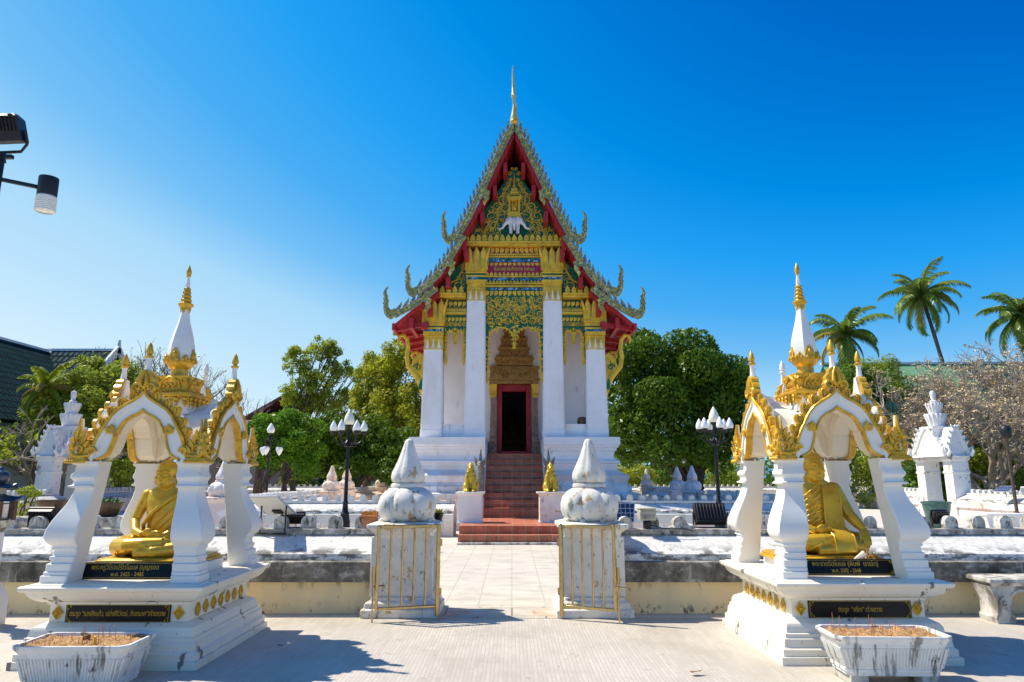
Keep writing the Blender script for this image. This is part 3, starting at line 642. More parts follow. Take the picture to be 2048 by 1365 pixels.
# ---------------------------------------------------------------- golden monk statues
def remesh(name, b, m, parent=None, loc=(0,0,0), voxel=.007, it=4, rotz=0):
    o = obj(name, b, m, parent, loc, (0,0,rotz), smooth=0)
    r = o.modifiers.new('r','REMESH'); r.mode = 'VOXEL'; r.voxel_size = voxel; r.use_smooth_shade = True
    s = o.modifiers.new('s','SMOOTH'); s.iterations = it; s.factor = .5
    apply_mods(o); o.data.polygons.foreach_set('use_smooth', [True]*len(o.data.polygons)); return o
def fingers(b, wrist, dirv, side, up, L=.10, curl_=.5, thumb=1, w=.042):
    "a palm and five fingers: dirv along the fingers, side across the palm towards the thumb, up out of the back of the hand"
    wrist = Vector(wrist); d = Vector(dirv).normalized(); s = Vector(side); s = (s-d*s.dot(d)).normalized(); u = s.cross(d)
    if u.dot(Vector(up)) < 0: u = -u
    k = wrist+d*.082
    M = Matrix((s,d,u)).transposed()
    b.ell(wrist+d*.045, (w,.055,.017), 12, 8, M)
    for i, (o, ln) in enumerate(((.033,.88),(.011,1.0),(-.011,.94),(-.032,.74))):
        P = [k+s*o-d*.02]; a = 0; q = k+s*o
        for j in range(3):
            P.append(q); a += curl_*(.6+.3*j); q = q+(d*math.cos(a)-u*math.sin(a))*L*ln*(.42,.32,.26)[j]
        P.append(q); b.tube(P, [.0105,.0105,.0100,.009,.0065], 8)
    t0 = wrist+d*.02+s*w*.7; b.tube([t0, t0+d*.03+s*.022-u*.006, t0+d*.06+s*.022-u*.016, t0+d*.082+s*.012-u*.022], [.014,.012,.0105,.007], 8)
def head(b, c, s=1.0):
    "bald aged head, face towards -y, c is the head centre"
    c = Vector(c)
    E = lambda x,y,z,rx,ry,rz: b.ell(c+Vector((x,y,z))*s, (rx*s,ry*s,rz*s), 16, 10)
    E(0,.012,.028,.077,.093,.085); E(0,-.020,-.030,.064,.072,.082); E(0,-.048,-.078,.042,.036,.030)
    E(0,-.078,-.086,.020,.016,.016)                                     # chin
    for k in (-1,1):
        E(k*.036,-.066,-.028,.026,.020,.020); E(k*.046,-.04,-.058,.02,.03,.03)          # cheeks, jaw
        b.tube([c+Vector((k*.008,-.086,.016))*s, c+Vector((k*.03,-.088,.023))*s, c+Vector((k*.055,-.066,.012))*s], [.007*s,.0085*s,.006*s], 7)   # brow
        E(k*.030,-.078,.000,.013,.0085,.0065)                                        # lids
        b.tube([c+Vector((k*.016,-.083,-.004))*s, c+Vector((k*.03,-.0865,-.001))*s, c+Vector((k*.045,-.077,-.005))*s], .003*s, 6)
        E(k*.078,.012,-.012,.010,.022,.034); E(k*.080,.008,-.038,.008,.012,.018)                # ears
        E(k*.010,-.096,-.030,.0085,.010,.008)                                           # nostrils
        b.tube([c+Vector((k*.017,-.092,-.034))*s, c+Vector((k*.030,-.082,-.050))*s, c+Vector((k*.032,-.074,-.070))*s], .0035*s, 6)       # folds
    b.tube([c+Vector((0,-.082,.016))*s, c+Vector((0,-.092,-.006))*s, c+Vector((0,-.104,-.027))*s], [.008*s,.009*s,.0115*s], 8)
    b.tube([c+Vector((-.025,-.080,-.055))*s, c+Vector((0,-.093,-.052))*s, c+Vector((.025,-.080,-.055))*s], [.004*s,.0065*s,.004*s], 7)
    b.tube([c+Vector((-.022,-.080,-.064))*s, c+Vector((0,-.092,-.065))*s, c+Vector((.022,-.080,-.064))*s], [.004*s,.007*s,.004*s], 7)
def torso(b):
    rings = []
    for z, rx, ry, y in ((.06,.19,.145,.03),(.14,.185,.14,.03),(.24,.172,.125,.03),(.34,.178,.122,.025),(.44,.196,.122,.02),(.53,.212,.115,.02),(.585,.205,.095,.02),(.645,.16,.078,.018),(.68,.085,.066,.005),(.71,.066,.066,-.01),(.75,.064,.062,-.02)):
        rings.append([(rx*math.copysign(abs(math.cos(a))**.85,math.cos(a)), y+ry*math.copysign(abs(math.sin(a))**.85,math.sin(a)), z) for a in [2*PI*k/28 for k in range(28)]])
    b.loft(rings)
def legs(b, robe=True):
    # folded legs: right shin lying over the left one
    b.tube([(-.13,.06,.105),(-.27,-.03,.105),(-.375,-.13,.10)], [.115,.108,.088], 16)
    b.tube([(.13,.06,.105),(.27,-.03,.105),(.375,-.13,.10)], [.115,.108,.088], 16)
    b.tube([(-.375,-.13,.09),(-.22,-.235,.105),(-.05,-.27,.125),(.13,-.25,.14)], [.088,.076,.064,.05], 14)
    b.tube([(.375,-.13,.085),(.22,-.235,.075),(.05,-.29,.06),(-.12,-.29,.05)], [.086,.074,.06,.05], 14)
    b.ell((0,-.10,.07),(.26,.22,.07),20,8); b.ell((0,.08,.08),(.25,.16,.085),20,8)
    b.tube([(.10,-.25,.145),(.19,-.215,.15),(.25,-.20,.152)],[.042,.036,.02],10)       # sole on top
def folds(b, lines, r=.007):
    for P in lines:
        n = len(P); b.tube(P, [r*(.5+.5*math.sin(PI*(i+.5)/n)) for i in range(n)], 6)
# bare-shouldered old monk, hands in lap
t1 = tag(bpy.data.objects.new('monk_statue', None), 'golden statue of a bald bare-shouldered monk seated with hands in lap', 'statue', 'golden seated monk statues'); C.objects.link(t1)
t1.location = (SL[0]-.01, SL[1]+.02, .845)
b = MB(); torso(b); legs(b); head(b, (0,-.055,.785), 1.30)
b.tube([(-.205,.02,.575),(-.255,.015,.46),(-.295,-.01,.335)], [.062,.055,.046], 14); b.ell((-.205,.018,.585),(.062,.06,.055),14,8)
b.tube([(-.295,-.01,.335),(-.215,-.14,.24),(-.10,-.225,.215)], [.046,.040,.030], 14)
b.tube([(.205,.02,.575),(.255,.015,.46),(.29,-.01,.335)], [.070,.064,.056], 14); b.ell((.205,.018,.59),(.068,.064,.055),14,8)
b.tube([(.29,-.01,.335),(.22,-.14,.25),(.11,-.22,.20)], [.056,.050,.034], 14)
fingers(b, (-.10,-.222,.218), (1,-.12,-.08), (.25,-.5,.85), (0,-.7,.7), .085, .28)
fingers(b, (.11,-.222,.195), (-1,-.12,-.06), (-.25,-.5,.85), (0,-.7,.7), .085, .28)
# robe: from left shoulder across the chest, with rolled edge
P = [(.19,-.055,.625),(.10,-.098,.56),(0,-.115,.48),(-.10,-.118,.39),(-.172,-.085,.30),(-.195,-.02,.24)]
b.tube(P, [.024,.026,.024,.022,.02,.018], 10)
folds(b, [[(x+.03+.035*k, y-.004, z-.03-.045*k) for x,y,z in P[:5]] for k in range(1,6)], .008)
b.tube([(-.2,-.05,.21),(-.1,-.13,.19),(.05,-.15,.19),(.2,-.08,.21)], [.02,.022,.022,.02], 8)
folds(b, [[(-.30,-.02,.20),(-.22,-.15,.19),(-.12,-.30,.10)],[(-.37,-.04,.175),(-.30,-.19,.155),(-.20,-.31,.06)],[(-.42,-.10,.13),(-.36,-.21,.10),(-.29,-.28,.04)],[(-.05,-.30,.16),(.02,-.335,.09),(.02,-.35,.03)],[(.05,-.26,.18),(.10,-.32,.10),(.12,-.335,.03)],[(.28,-.08,.20),(.30,-.18,.17),(.22,-.30,.06)],[(.38,-.06,.17),(.40,-.15,.13),(.33,-.24,.05)],[(.20,-.20,.17),(.15,-.29,.11),(.22,-.30,.05)]], .008)
body1 = remesh('body', b, M_leaf, t1, voxel=.0058, it=2)
# robed monk with a flat sash, left hand over the knee
t2 = tag(bpy.data.objects.new('monk_statue', None), 'golden statue of a robed monk with long flat sash and hand over knee', 'statue', 'golden seated monk statues'); C.objects.link(t2)
t2.location = (SR[0]-.02, SR[1]+.02, .852); t2.scale = (1.03,1.0,1.09)
b = MB(); torso(b); legs(b); head(b, (0,-.055,.785), 1.28); b.ell((0,.03,.30),(.20,.14,.28),20,10)
for k in (-1,1):
    b.ell((k*.205,.018,.585),(.075,.072,.062),14,8)
b.tube([(.215,.015,.57),(.275,-.01,.44),(.315,-.06,.335)], [.075,.070,.06], 14)
b.tube([(.315,-.06,.335),(.345,-.155,.27),(.36,-.235,.225)], [.06,.050,.032], 14)
fingers(b, (.358,-.228,.235), (.05,-.42,-.85), (-1,.0,.1), (.1,-.9,.4), .105, .22, w=.046)
b.tube([(-.215,.015,.57),(-.275,-.01,.44),(-.31,-.03,.32)], [.075,.070,.06], 14)
b.tube([(-.31,-.03,.32),(-.22,-.15,.25),(-.10,-.225,.21)], [.06,.050,.034], 14)
fingers(b, (-.10,-.222,.215), (1,-.12,-.08), (.25,-.5,.85), (0,-.7,.7), .085, .28)
for k in range(9):
    z = .60-.048*k
    folds(b, [[(.045,-.100-.003*k,z+.045),(-.03,-.118-.003*k,z-.0),(-.12,-.112-.002*k,z-.07),(-.19,-.06,z-.12)]], .0085)
b.tube([(.05,-.075,.655),(.0,-.085,.65),(-.05,-.06,.665),(-.06,.02,.68)], [.013,.014,.013,.012], 8)
folds(b, [[(-.25,-.11,.18),(-.12,-.28,.17),(.0,-.33,.13)],[(-.36,-.09,.17),(-.25,-.25,.13),(-.1,-.33,.08)],[(.3,-.02,.20),(.24,-.2,.18),(.16,-.31,.07)],[(.02,-.30,.18),(-.10,-.33,.10),(-.22,-.31,.05)],[(.25,.05,.52),(.32,-.04,.40),(.33,-.11,.30)],[(.28,.06,.47),(.345,-.02,.37),(.355,-.11,.27)]], .008)
body2 = remesh('body', b, M_leaf, t2, voxel=.0058, it=2)
# sash: a thick flat cloth from the left shoulder down over the lap
b = MB(); prof = [(.045,.628),(-.062,.615),(-.112,.56),(-.128,.45),(-.135,.33),(-.165,.24),(-.245,.205),(-.325,.17),(-.352,.10),(-.356,.035)]
W = [(.06,.20),(.06,.205),(.05,.21),(.045,.212),(.04,.215),(.035,.22),(.03,.225),(.03,.225),(.03,.225),(.03,.22)]
b.loft([[(w0,y,z),(w1,y+.012,z),(w1,y+.035,z-.006),(w0,y+.03,z-.006)] for (y,z),(w0,w1) in zip(prof,W)])
for s in (0,1):
    b.tube([(W[i][s], prof[i][0]+(.012 if s else 0), prof[i][1]) for i in range(len(prof))], .007, 6)
obj('sash', b, M_leaf, t2, smooth=50)
for t in (t1, t2):
    b = MB(); b.stack([(.47,.36,-.055),(.47,.36,-.035),(.445,.335,-.03),(.455,.345,-.015),(.43,.32,-.008),(.43,.32,.004)], (0,-.02,0)); obj('pedestal', b, M_gold, t, bevel=.004)
# block carrying each statue on the shrine floor
for s_, z_ in ((sh,.0),(sh2,0)):
    b = MB(); b.stack([(.46,.36,.68),(.46,.36,.775),(.48,.38,.788)], (0,.02,0)); obj('statue_plinth', b, M_shrine, s_, bevel=.006)
# offering on the right statue's base
p = at(1708,1096,6.80); t = thing('flower_offering', 'dry flower bundle in pale paper lying by the robed statue knee', 'flowers', (SR[0]+.24, SR[1]-.385, .803))
q = random.Random(5); b = MB()
for k in range(46):
    a = Vector((q.gauss(.05,.05), q.gauss(0,.018), .012+abs(q.gauss(.035,.022)))); d = Vector((q.gauss(0,1),q.gauss(0,.6),q.gauss(.3,.8))).normalized()*.028
    b.tube([a-d,a+d*.2,a+d],[.004,.006,.002],5)
obj('petals', b, mat('dry_petals',(.55,.30,.06),.8,var=.3,vs=60), t)
b = MB(); b.lathe([(.006,0),(.02,.05),(.038,.14)],8); b.xf(Matrix.Translation((-.12,-.01,.012)) @ Matrix.Rotation(R(62),4,'Y') ); obj('paper_cone', b, mat('paper',(.72,.60,.50),.8), t)
# ---------------------------------------------------------------- incense planters
def planter(label, loc, rotz, w, d, h, lift, seed):
    t = thing('planter', label, 'planter', loc, rotz, 'white ribbed planters full of incense sand')
    b = MB(); n = 46
    def ring(ex, ey, z, cut=.05):
        return [(-ex+cut,-ey,z),(ex-cut,-ey,z),(ex,-ey+cut,z),(ex,ey-cut,z),(ex-cut,ey,z),(-ex+cut,ey,z),(-ex,ey-cut,z),(-ex,-ey+cut,z)]
    W = w/2; D = d/2
    b.loft([ring(W*.80,D*.76,.0),ring(W*.80,D*.76,h*.08),ring(W*.82,D*.78,h*.085),ring(W*.82,D*.79,h*.16),ring(W*.80,D*.77,h*.17),ring(W*.905,D*.90,h*.72),ring(W*.925,D*.92,h*.74),ring(W*.92,D*.915,h*.78),ring(W*.96,D*.96,h*.86),ring(W*.985,D*.985,h*.90),ring(W,D,h*.92),ring(W,D,h),ring(W*.95,D*.92,h),ring(W*.94,D*.90,h*.90)], caps=True)
    for s in (-1,1):      # vertical ribs on the faces
        for k in range(30):
            u = -.78+1.56*(k+.5)/30
            b.beam((W*u*1.0, s*D*.775, h*.19),(W*u*1.12, s*D*.905, h*.70), .011, .014, (0,1,0))
        for k in range(16):
            u = -.74+1.48*(k+.5)/16
            b.beam((s*W*.806, D*u, h*.19),(s*W*.912, D*u*1.15, h*.70), .011, .014, (1,0,0))
    obj('trough', b, M_planter, t, (0,0,lift), bevel=.004)
    if lift > .02:
        for s in (-1,1):
            f = MB(); f.box(s*W*.6-.07,s*W*.6+.07,-D*.7,D*.7,0,lift); obj('foot_block', f, M_bench, t, bevel=.006)
    q = random.Random(seed); g = MB(); nx, ny = 40, 16; P = []
    for j in range(ny+1):
        P.append([((-.93+1.86*i/nx)*W, (-.88+1.76*j/ny)*D, lift+h*.945+(.028*noise.noise((i*.35+seed,j*.35,0))+.016*noise.noise((i*.9,j*.9,seed)) if 0<i<nx and 0<j<ny else -.01)) for i in range(nx+1)])
    g.loft(P, caps=False, close=False); obj('sand', g, M_sand, t, smooth=60)
    g = MB()
    for k in range(48):
        x = q.uniform(-.85,.85)*W; y = q.uniform(-.75,.75)*D; hh = q.choice((.015,.02,.03,.05,.12))*q.uniform(.7,1.1)
        g.tube([(x,y,lift+h*.82),(x+q.gauss(0,.012),y+q.gauss(0,.012),lift+h*.95+hh)], .0022, 5)
    obj('incense_sticks', g, mat('incense_'+str(seed),(.50,.16,.06),.8,var=.3,vs=50), t)
    return t
plA = planter('chipped white ribbed planter of sand with a yellow candle stub', (-3.42,5.86,0), R(1.5), .90, .52, .325, .0, 4)
plB = planter('white ribbed planter of sand raised on blocks before the robed statue', (3.01,5.92,0), R(-2), .92, .46, .30, .075, 8)
b = MB(); b.lathe([(.011,0),(.011,.06),(.004,.064)],10); tag(obj('candle', b, mat('yellow_wax',(.80,.42,.03),.5), None, (-3.31,5.78,.30)), 'short yellow candle stuck in the left planter sand', 'candle')
b = MB(); b.lathe([(.022,0),(.03,.012),(.027,.035),(.012,.042)],12); tag(obj('incense_cup', b, M_jar, None, (-3.46,5.92,.305)), 'small dark cup sitting on the left planter sand', 'cup')
# ---------------------------------------------------------------- the ordination hall
TX, TY = .08, 22.9
T = thing('ordination_hall', 'tall white Thai hall with steep red gilded gable and four square columns', 'temple', (TX,TY,0))
def L(px, py, d=22.0):        # local x, z from the photograph (mirrored halves share one outline)
    p = at(px, py, d); return (p.x-TX, p.z)
def side(px, py, d=22.0):
    x, z = L(px, py, d); return (abs(x), z)
# plinth: two halves either side of the stair, one block under the hall
PR = [(.80,0),(.80,.9),(.86,.95),(.86,1.1),(.62,1.15),(.62,1.32),(.56,1.36),(.50,1.45),(.56,1.60),(.56,1.66),(.30,1.78),(.22,1.84),(.22,2.02),(.30,2.05),(.30,2.12),(.16,2.18),(.13,2.28),(.16,2.42),(.22,2.46),(.22,2.52),(.28,2.56),(.28,2.60),(.33,2.64),(.33,2.88)]
for s, nm in ((-1,'plinth'),(1,'plinth')):
    b = MB(); rings = []
    for e, z in PR:
        x0, x1 = sorted((s*.95, s*(3.08+e))); rings.append([(x0,-.42-e*.8,z),(x1,-.42-e*.8,z),(x1,17.6+e,z),(x0,17.6+e,z)])
    b.loft(rings); obj('plinth', b, M_hall, T, smooth=20)
b = MB(); b.box(-.949,.949,.9,17.5,0,2.40); obj('porch_floor', b, M_terrat, T)
# columns with lotus capitals
def column(x, top, zs):
    b = MB(); z0 = 2.882
    for a, z in ((0,0),):
        pass
    prof = [(.37,z0),(.37,z0+.25),(.36,z0+.27),(.355,z0+.5),(.315,top)]
    rings = []
    for h, z in prof:
        c = .045; k = h-c
        rings.append([(x-h,-k,z),(x-k,-k,z),(x-k,-h,z),(x+k,-h,z),(x+k,-k,z),(x+h,-k,z),(x+h,k,z),(x+k,k,z),(x+k,h,z),(x-k,h,z),(x-k,k,z),(x-h,k,z)])
    b.loft(rings); col = obj('column', b, M_hall, T, smooth=20)
    z1, z2, z3 = zs; w = .33
    g = MB(); g.stack([(w,w,top),(w,w,top+.03),(w-.02,w-.02,top+.04),(w-.02,w-.02,z1-.05),(w+.02,w+.02,z1-.03),(w+.02,w+.02,z1)], (x,0,0))
    for q in range(4):
        M = Matrix.Translation((x,0,0)) @ Matrix.Rotation(PI/2*q,4,'Z'); s0 = len(g.v); g.k = 1
        for j in range(3):           # white pointed lozenges
            u = (-.19,0,.19)[j]; g.prism([(-.075,.03),(.075,.03),(.02,.24),(.012,.33),(0,.42),(-.012,.33),(-.02,.24)], (u,-w+.008,top), t=.012, N=(0,-1,0))
        g.k = 0
        for j in range(18):
            u = -.28+.08*(j%8); zz = top+.36+.10*(j//8)
            if zz < z1-.06: g.ell((u,-w+.015,zz),(.026,.02,.036),6,4)
        for j in (-.095,.095): g.tube([(j-.07,-w+.01,top+.05),(j,-w+.0,top+.34),(j+.07,-w+.01,top+.05)],.012,5)
        g.xf(M, s0)
    obj('capital_band', g, [M_gilt, M_white], col)
    g = MB(); h = z2-z1; w = .335
    g.stack([(w,w,z1),(w+.01,w+.01,z1+h*.1),(w+.01,w+.01,z1+h*.2)], (x,0,0)); g.k = 2
    g.stack([(w-.005,w-.005,z1+h*.2),(w-.005,w-.005,z1+h*.42)], (x,0,0)); g.k = 0
    g.stack([(w+.01,w+.01,z1+h*.42),(w+.015,w+.015,z1+h*.55),(w,w,z1+h*.56)], (x,0,0)); g.k = 1
    g.stack([(w-.01,w-.01,z1+h*.56),(w-.01,w-.01,z1+h*.70)], (x,0,0)); g.k = 0
    g.stack([(w+.02,w+.02,z1+h*.70),(w+.03,w+.03,z1+h*.80),(w+.01,w+.01,z1+h*.85),(w+.01,w+.01,z2)], (x,0,0))
    obj('capital_ring', g, [M_gilt, M_green, M_blue], col)
    g = MB(); g.stack([(.28,.28,z2),(.30,.30,z3-.12)], (x,0,0)); g.k = 1
    H = z3-z2
    for q in range(4):
        M = Matrix.Translation((x,0,0)) @ Matrix.Rotation(PI/2*q,4,'Z'); s0 = len(g.v)
        for j in (-1,0,1):
            rows = []
            for k in range(9):
                t = k/8; wd = .105*(1-.10*t) if t < .8 else .105*.92*(1-t)/.2; off = .345+.02*math.sin(PI*t*.8)+.075*max(0,t-.55)/.45
                rows.append([(j*.225*(1+.12*t)-wd,-off,z2+H*t),(j*.225*(1+.12*t),-off-.035,z2+H*t),(j*.225*(1+.12*t)+wd,-off,z2+H*t),(j*.225*(1+.12*t),-off+.03,z2+H*t)])
            g.loft(rows)
        for j in range(-3,4):
            g.prism(flame(.10,.24 if j % 2 else .16), (j*.115,-.385,z2-.02), t=.03, N=(0,-1,0))
        g.k = 2
        for j in (-.5,.5): g.box(j*.225*1.02-.014,j*.225*1.02+.014,-.352,-.335,z2+.18,z2+H*.78)
        g.k = 1
        # corner petals
        rows = []
        for k in range(8):
            t = k/7; wd = .07*(1-.2*t) if t < .8 else .056*(1-t)/.2; o = .345+.09*max(0,t-.45)/.55+.02*t
            rows.append([(-o-wd*.7,-o+wd*.7,z2+H*.96*t),(-o-.03,-o-.03,z2+H*.96*t),(-o+wd*.7,-o-wd*.7,z2+H*.96*t),(-o+.03,-o+.03,z2+H*.96*t)])
        g.loft(rows); g.xf(M, s0)
    obj('lotus_capital', g, [M_maroon, M_gilt, M_mosv], col)
CI, CO = 1.305, 2.735
for s in (-1,1):
    column(s*CI, 7.52, (8.17,8.62,9.42)); column(s*CO, 5.82, (6.36,6.76,7.56))
# low parapet walls between columns
for s in (-1,1):
    b = MB(); x0, x1 = sorted((s*(CI+.37), s*(CO-.37))); b.box(x0,x1,-.22,.22,2.882,3.27); b.box(x0,x1,-.27,.27,3.27,3.33)
    b.box(x0+.0,x1-.0,-.26,-.22,2.882,2.98); obj('parapet', b, M_hall, T, bevel=.012)
    b = MB(); x0, x1 = sorted((s*(CO-.2), s*(CO+.3))); b.box(x0,x1,.371,2.6,2.882,3.30); obj('parapet', b, M_hall, T, bevel=.012)
b = MB(); b.lathe([(.05,0),(.15,.02),(.17,.08),(.16,.19),(.10,.25),(.02,.265)],16, (2.27,.05,3.33)); tag(obj('boundary_stone', b, M_jar, None, (TX,TY,0)), 'small brown rounded stone head on the porch ledge right of the door', 'stone')
# hall walls, door opening, dark room
b = MB(); WY = 2.65; WT = .35
b.box(-3.05,-.62,WY,WY+WT,2.882,9.3); b.box(.62,3.05,WY,WY+WT,2.882,9.3); b.box(-.619,.619,WY,WY+WT,5.02,9.3); b.box(-.94,-.62,WY,WY+WT,2.402,2.880); b.box(.62,.94,WY,WY+WT,2.402,2.880)
obj('front_wall', b, M_hall, T)
b = MB()
for s in (-1,1):
    x0, x1 = sorted((s*3.05, s*2.7))
    b.box(x0,x1,WY+WT,17.2,2.882,6.7)
b.box(-2.7,2.7,16.8,17.2,2.402,6.7); obj('hall_wall', b, M_hall, T)
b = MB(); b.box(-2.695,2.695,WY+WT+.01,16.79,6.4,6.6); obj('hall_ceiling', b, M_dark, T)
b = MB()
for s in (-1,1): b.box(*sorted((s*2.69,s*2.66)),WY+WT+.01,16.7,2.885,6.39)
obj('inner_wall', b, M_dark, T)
b = MB(); b.box(-.64,-.45,WY-.10,WY+.2,2.402,5.02); b.box(.45,.64,WY-.10,WY+.2,2.402,5.02); b.box(-.449,.449,WY-.10,WY+.2,4.76,5.02); b.box(-.449,.449,WY-.10,WY+.2,2.402,2.56)
d = obj('door_frame', b, M_red, T, bevel=.015)
b = MB(); b.tube([(.545,WY-.12,3.5),(.545,WY-.12,3.56)],.03,8); obj('door_handle', b, M_iron, d)
# carved tiered door crown
def tier(b, w, z, h, dep):
    b.box(-w,w,WY-dep,WY-.001,z,z+h*.62); b.box(-w-.04,w+.04,WY-dep-.04,WY-.001,z+h*.62,z+h*.80)
    n = int(w/.055)
    for k in range(n): b.prism(flame(.07,h*.30,0,4), (-w+(2*w)*(k+.5)/n, WY-dep-.03, z+h*.80), t=.03, N=(0,-1,0))
    for k in range(n): b.ell((-w+(2*w)*(k+.5)/n, WY-dep-.01, z+h*.3),(.03,.03,h*.2),6,4)
    b.box(-w+.05,w-.05,WY-dep+.06,WY-.001,z+h*.80,z+h)
b = MB(); b.box(-.92,.92,WY-.30,WY-.001,5.03,5.20); b.box(-.97,.97,WY-.34,WY-.001,5.20,5.25)
for k in range(17): b.ell((-.9+1.8*k/16,WY-.31,5.12),(.045,.03,.05),6,4)
b.box(-.90,.90,WY-.28,WY-.001,5.25,5.62); b.box(-.95,.95,WY-.32,WY-.001,5.62,5.68)
for c in (-.66,0,.66):
    b.prism([(-.22,0),(.22,0),(.10,.20),(0,.46),(-.10,.20)], (c,WY-.34,5.25), t=.06, N=(0,-1,0)); b.prism([(-.10,.04),(.10,.04),(0,.26)], (c,WY-.365,5.25), t=.03, N=(0,-1,0))
    b.tube([(c-.22,WY-.36,5.26),(c-.09,WY-.36,5.46),(c,WY-.36,5.72),(c+.09,WY-.36,5.46),(c+.22,WY-.36,5.26)],.022,6)
for c in (-.33,.33):
    for j in range(3): b.ell((c+(-.08,.0,.08)[j],WY-.29,5.36+.1*(j%2)),(.05,.04,.06),8,5)
z = 5.72
for w, h in ((.70,.40),(.56,.38),(.48,.34),(.38,.32),(.30,.30),(.22,.28)):
    tier(b, w, z, h, .22*w+.10); z += h
b.lathe([(.16,z),(.10,z+.2),(.05,z+.5),(.01,z+.9)],8,(0,WY-.1,0)); obj('door_crown', b, M_brown, T)
for s in (-1,1):
    b = MB(); c = s*.785
    b.stack([(.15,.14,2.402),(.15,.14,2.75),(.135,.125,2.78),(.145,.135,2.95),(.12,.11,3.0),(.125,.115,3.25),(.10,.095,3.3),(.105,.10,3.4),(.085,.085,4.35),(.10,.10,4.42),(.105,.105,4.5),(.095,.095,4.52)], (c,WY-.14,0))
    for k in (-1,0,1): b.tube([(c+k*.05,WY-.245,3.42),(c+k*.042,WY-.225,4.32)],.018,6)
    for k in range(4): b.ell((c,WY-.255-.01*(3-k),2.5+.2*k),(.07,.03,.07),8,5)
    obj('door_pilaster', b, M_pil, T)
    b = MB(); b.stack([(.09,.09,4.52),(.10,.10,4.6),(.15,.15,5.02)], (c,WY-.14,0))
    for k in range(5): b.prism(flame(.07,.38), (c-.10+.05*k,WY-.25,4.6), t=.05, N=(0,-1,0))
    obj('pilaster_capital', b, M_gilt, T)
# golden Buddha; brown gilt puts the room's shade into its colour
bt = thing('buddha_statue', 'dim golden Buddha image seated deep in the dark doorway', 'statue', (TX,TY+11,2.9)); 
b = MB(); b.stack([(.9,.7,0),(.9,.7,.2),(.75,.6,.3),(.75,.6,.5)]); obj('pedestal', b, M_brown, bt); me_ = body1.data.copy(); me_.materials.clear(); me_.materials.append(M_brown); o = obj('body', None, None, bt, (0,0,.5), me=me_); o.scale = (1.5,)*3

# ---------------------------------------------------------------- gable front: cornices, friezes, carved panels
def vine(b, P, r, n=6):
    b.tube(P, [r*(.6+.4*math.sin(PI*(i+.5)/len(P))) for i in range(len(P))], n)
def leafy(b, x, y, z, r, ang, sg, rad=.021):
    "a spiral tendril with flame leaves round it"
    volute(b, (x,y,z), (1,0,0),(0,0,1), r, rad, 1.25, ang, sg, 18, 5)
    for k in range(7):
        a = ang-sg*(.2+k*.62); c, s_ = math.cos(a), math.sin(a); V = Vector((c,0,s_)); U = Vector((-s_,0,c))*(-sg)
        b.prism(flame(r*.40, r*.70, r*.22, 5), Vector((x,y+.012,z))+V*r*.86, U, (V+U*.5).normalized(), .03, (0,-1,0))
FY = -.10            # plane of the carved boards
q = random.Random(11)
ap = side(1029,352,22.8); bw = 1.60; bz = 9.63; az = 12.25
b = MB(); b.prism([(-bw-.25,bz),(bw+.25,bz),(0,az+.25)], (0,FY,0), t=.12, N=(0,-1,0)); ped = obj('pediment', b, M_green, T)
g = MB(); y = FY-.02
for (x, z, r, a, sg) in ((.30,11.62,.10,R(-90),1),(.22,11.85,.08,R(90),-1),(.42,11.28,.15,R(-60),1),(.62,11.0,.15,R(120),-1),(.34,10.98,.13,R(-90),1),(.42,10.66,.17,R(60),-1),(.80,10.66,.17,R(-60),1),(.72,10.30,.14,R(120),-1),(1.02,10.32,.17,R(-60),1),(.92,9.97,.15,R(120),-1),(1.26,9.98,.17,R(-60),1),(1.42,9.76,.12,R(60),-1),(.16,12.28,.06,R(90),-1),(.07,12.45,.05,R(-60),1),(1.62,9.80,.10,R(20),1),(.66,9.84,.13,R(-60),-1),(1.12,9.76,.10,R(20),1),(.13,12.02,.06,R(-90),1)):
    for s in (-1,1):
        leafy(g, s*x, y, z, r, a if s > 0 else PI-a, sg*s)
for s in (-1,1):
    vine(g, [(s*.5,y,9.72),(s*.75,y,10.1),(s*.6,y,10.5),(s*.62,y,10.85),(s*.38,y,11.15),(s*.42,y,11.5),(s*.18,y,11.8),(s*.12,y,12.1)], .03)
    vine(g, [(s*1.5,y,9.72),(s*1.2,y,9.85),(s*1.0,y,10.15),(s*.85,y,10.5)], .03)
    for (x, z) in ((.27,11.45),(.5,11.42),(.25,10.8),(.58,10.66),(.95,10.52),(.55,10.45),(.85,10.12),(1.15,10.15),(1.1,9.95),(.78,9.75),(1.33,9.85),(.5,9.98),(.57,10.18)):
        for k in range(3):
            a = q.uniform(0,2*PI); V = Vector((math.cos(a),0,math.sin(a))); U = Vector((-V.z,0,V.x)); g.prism(flame(.07,.17,.05*s,5), (s*x,y+.01,z), U, V, .03, (0,-1,0))
obj('scrollwork', g, M_gilt, ped)
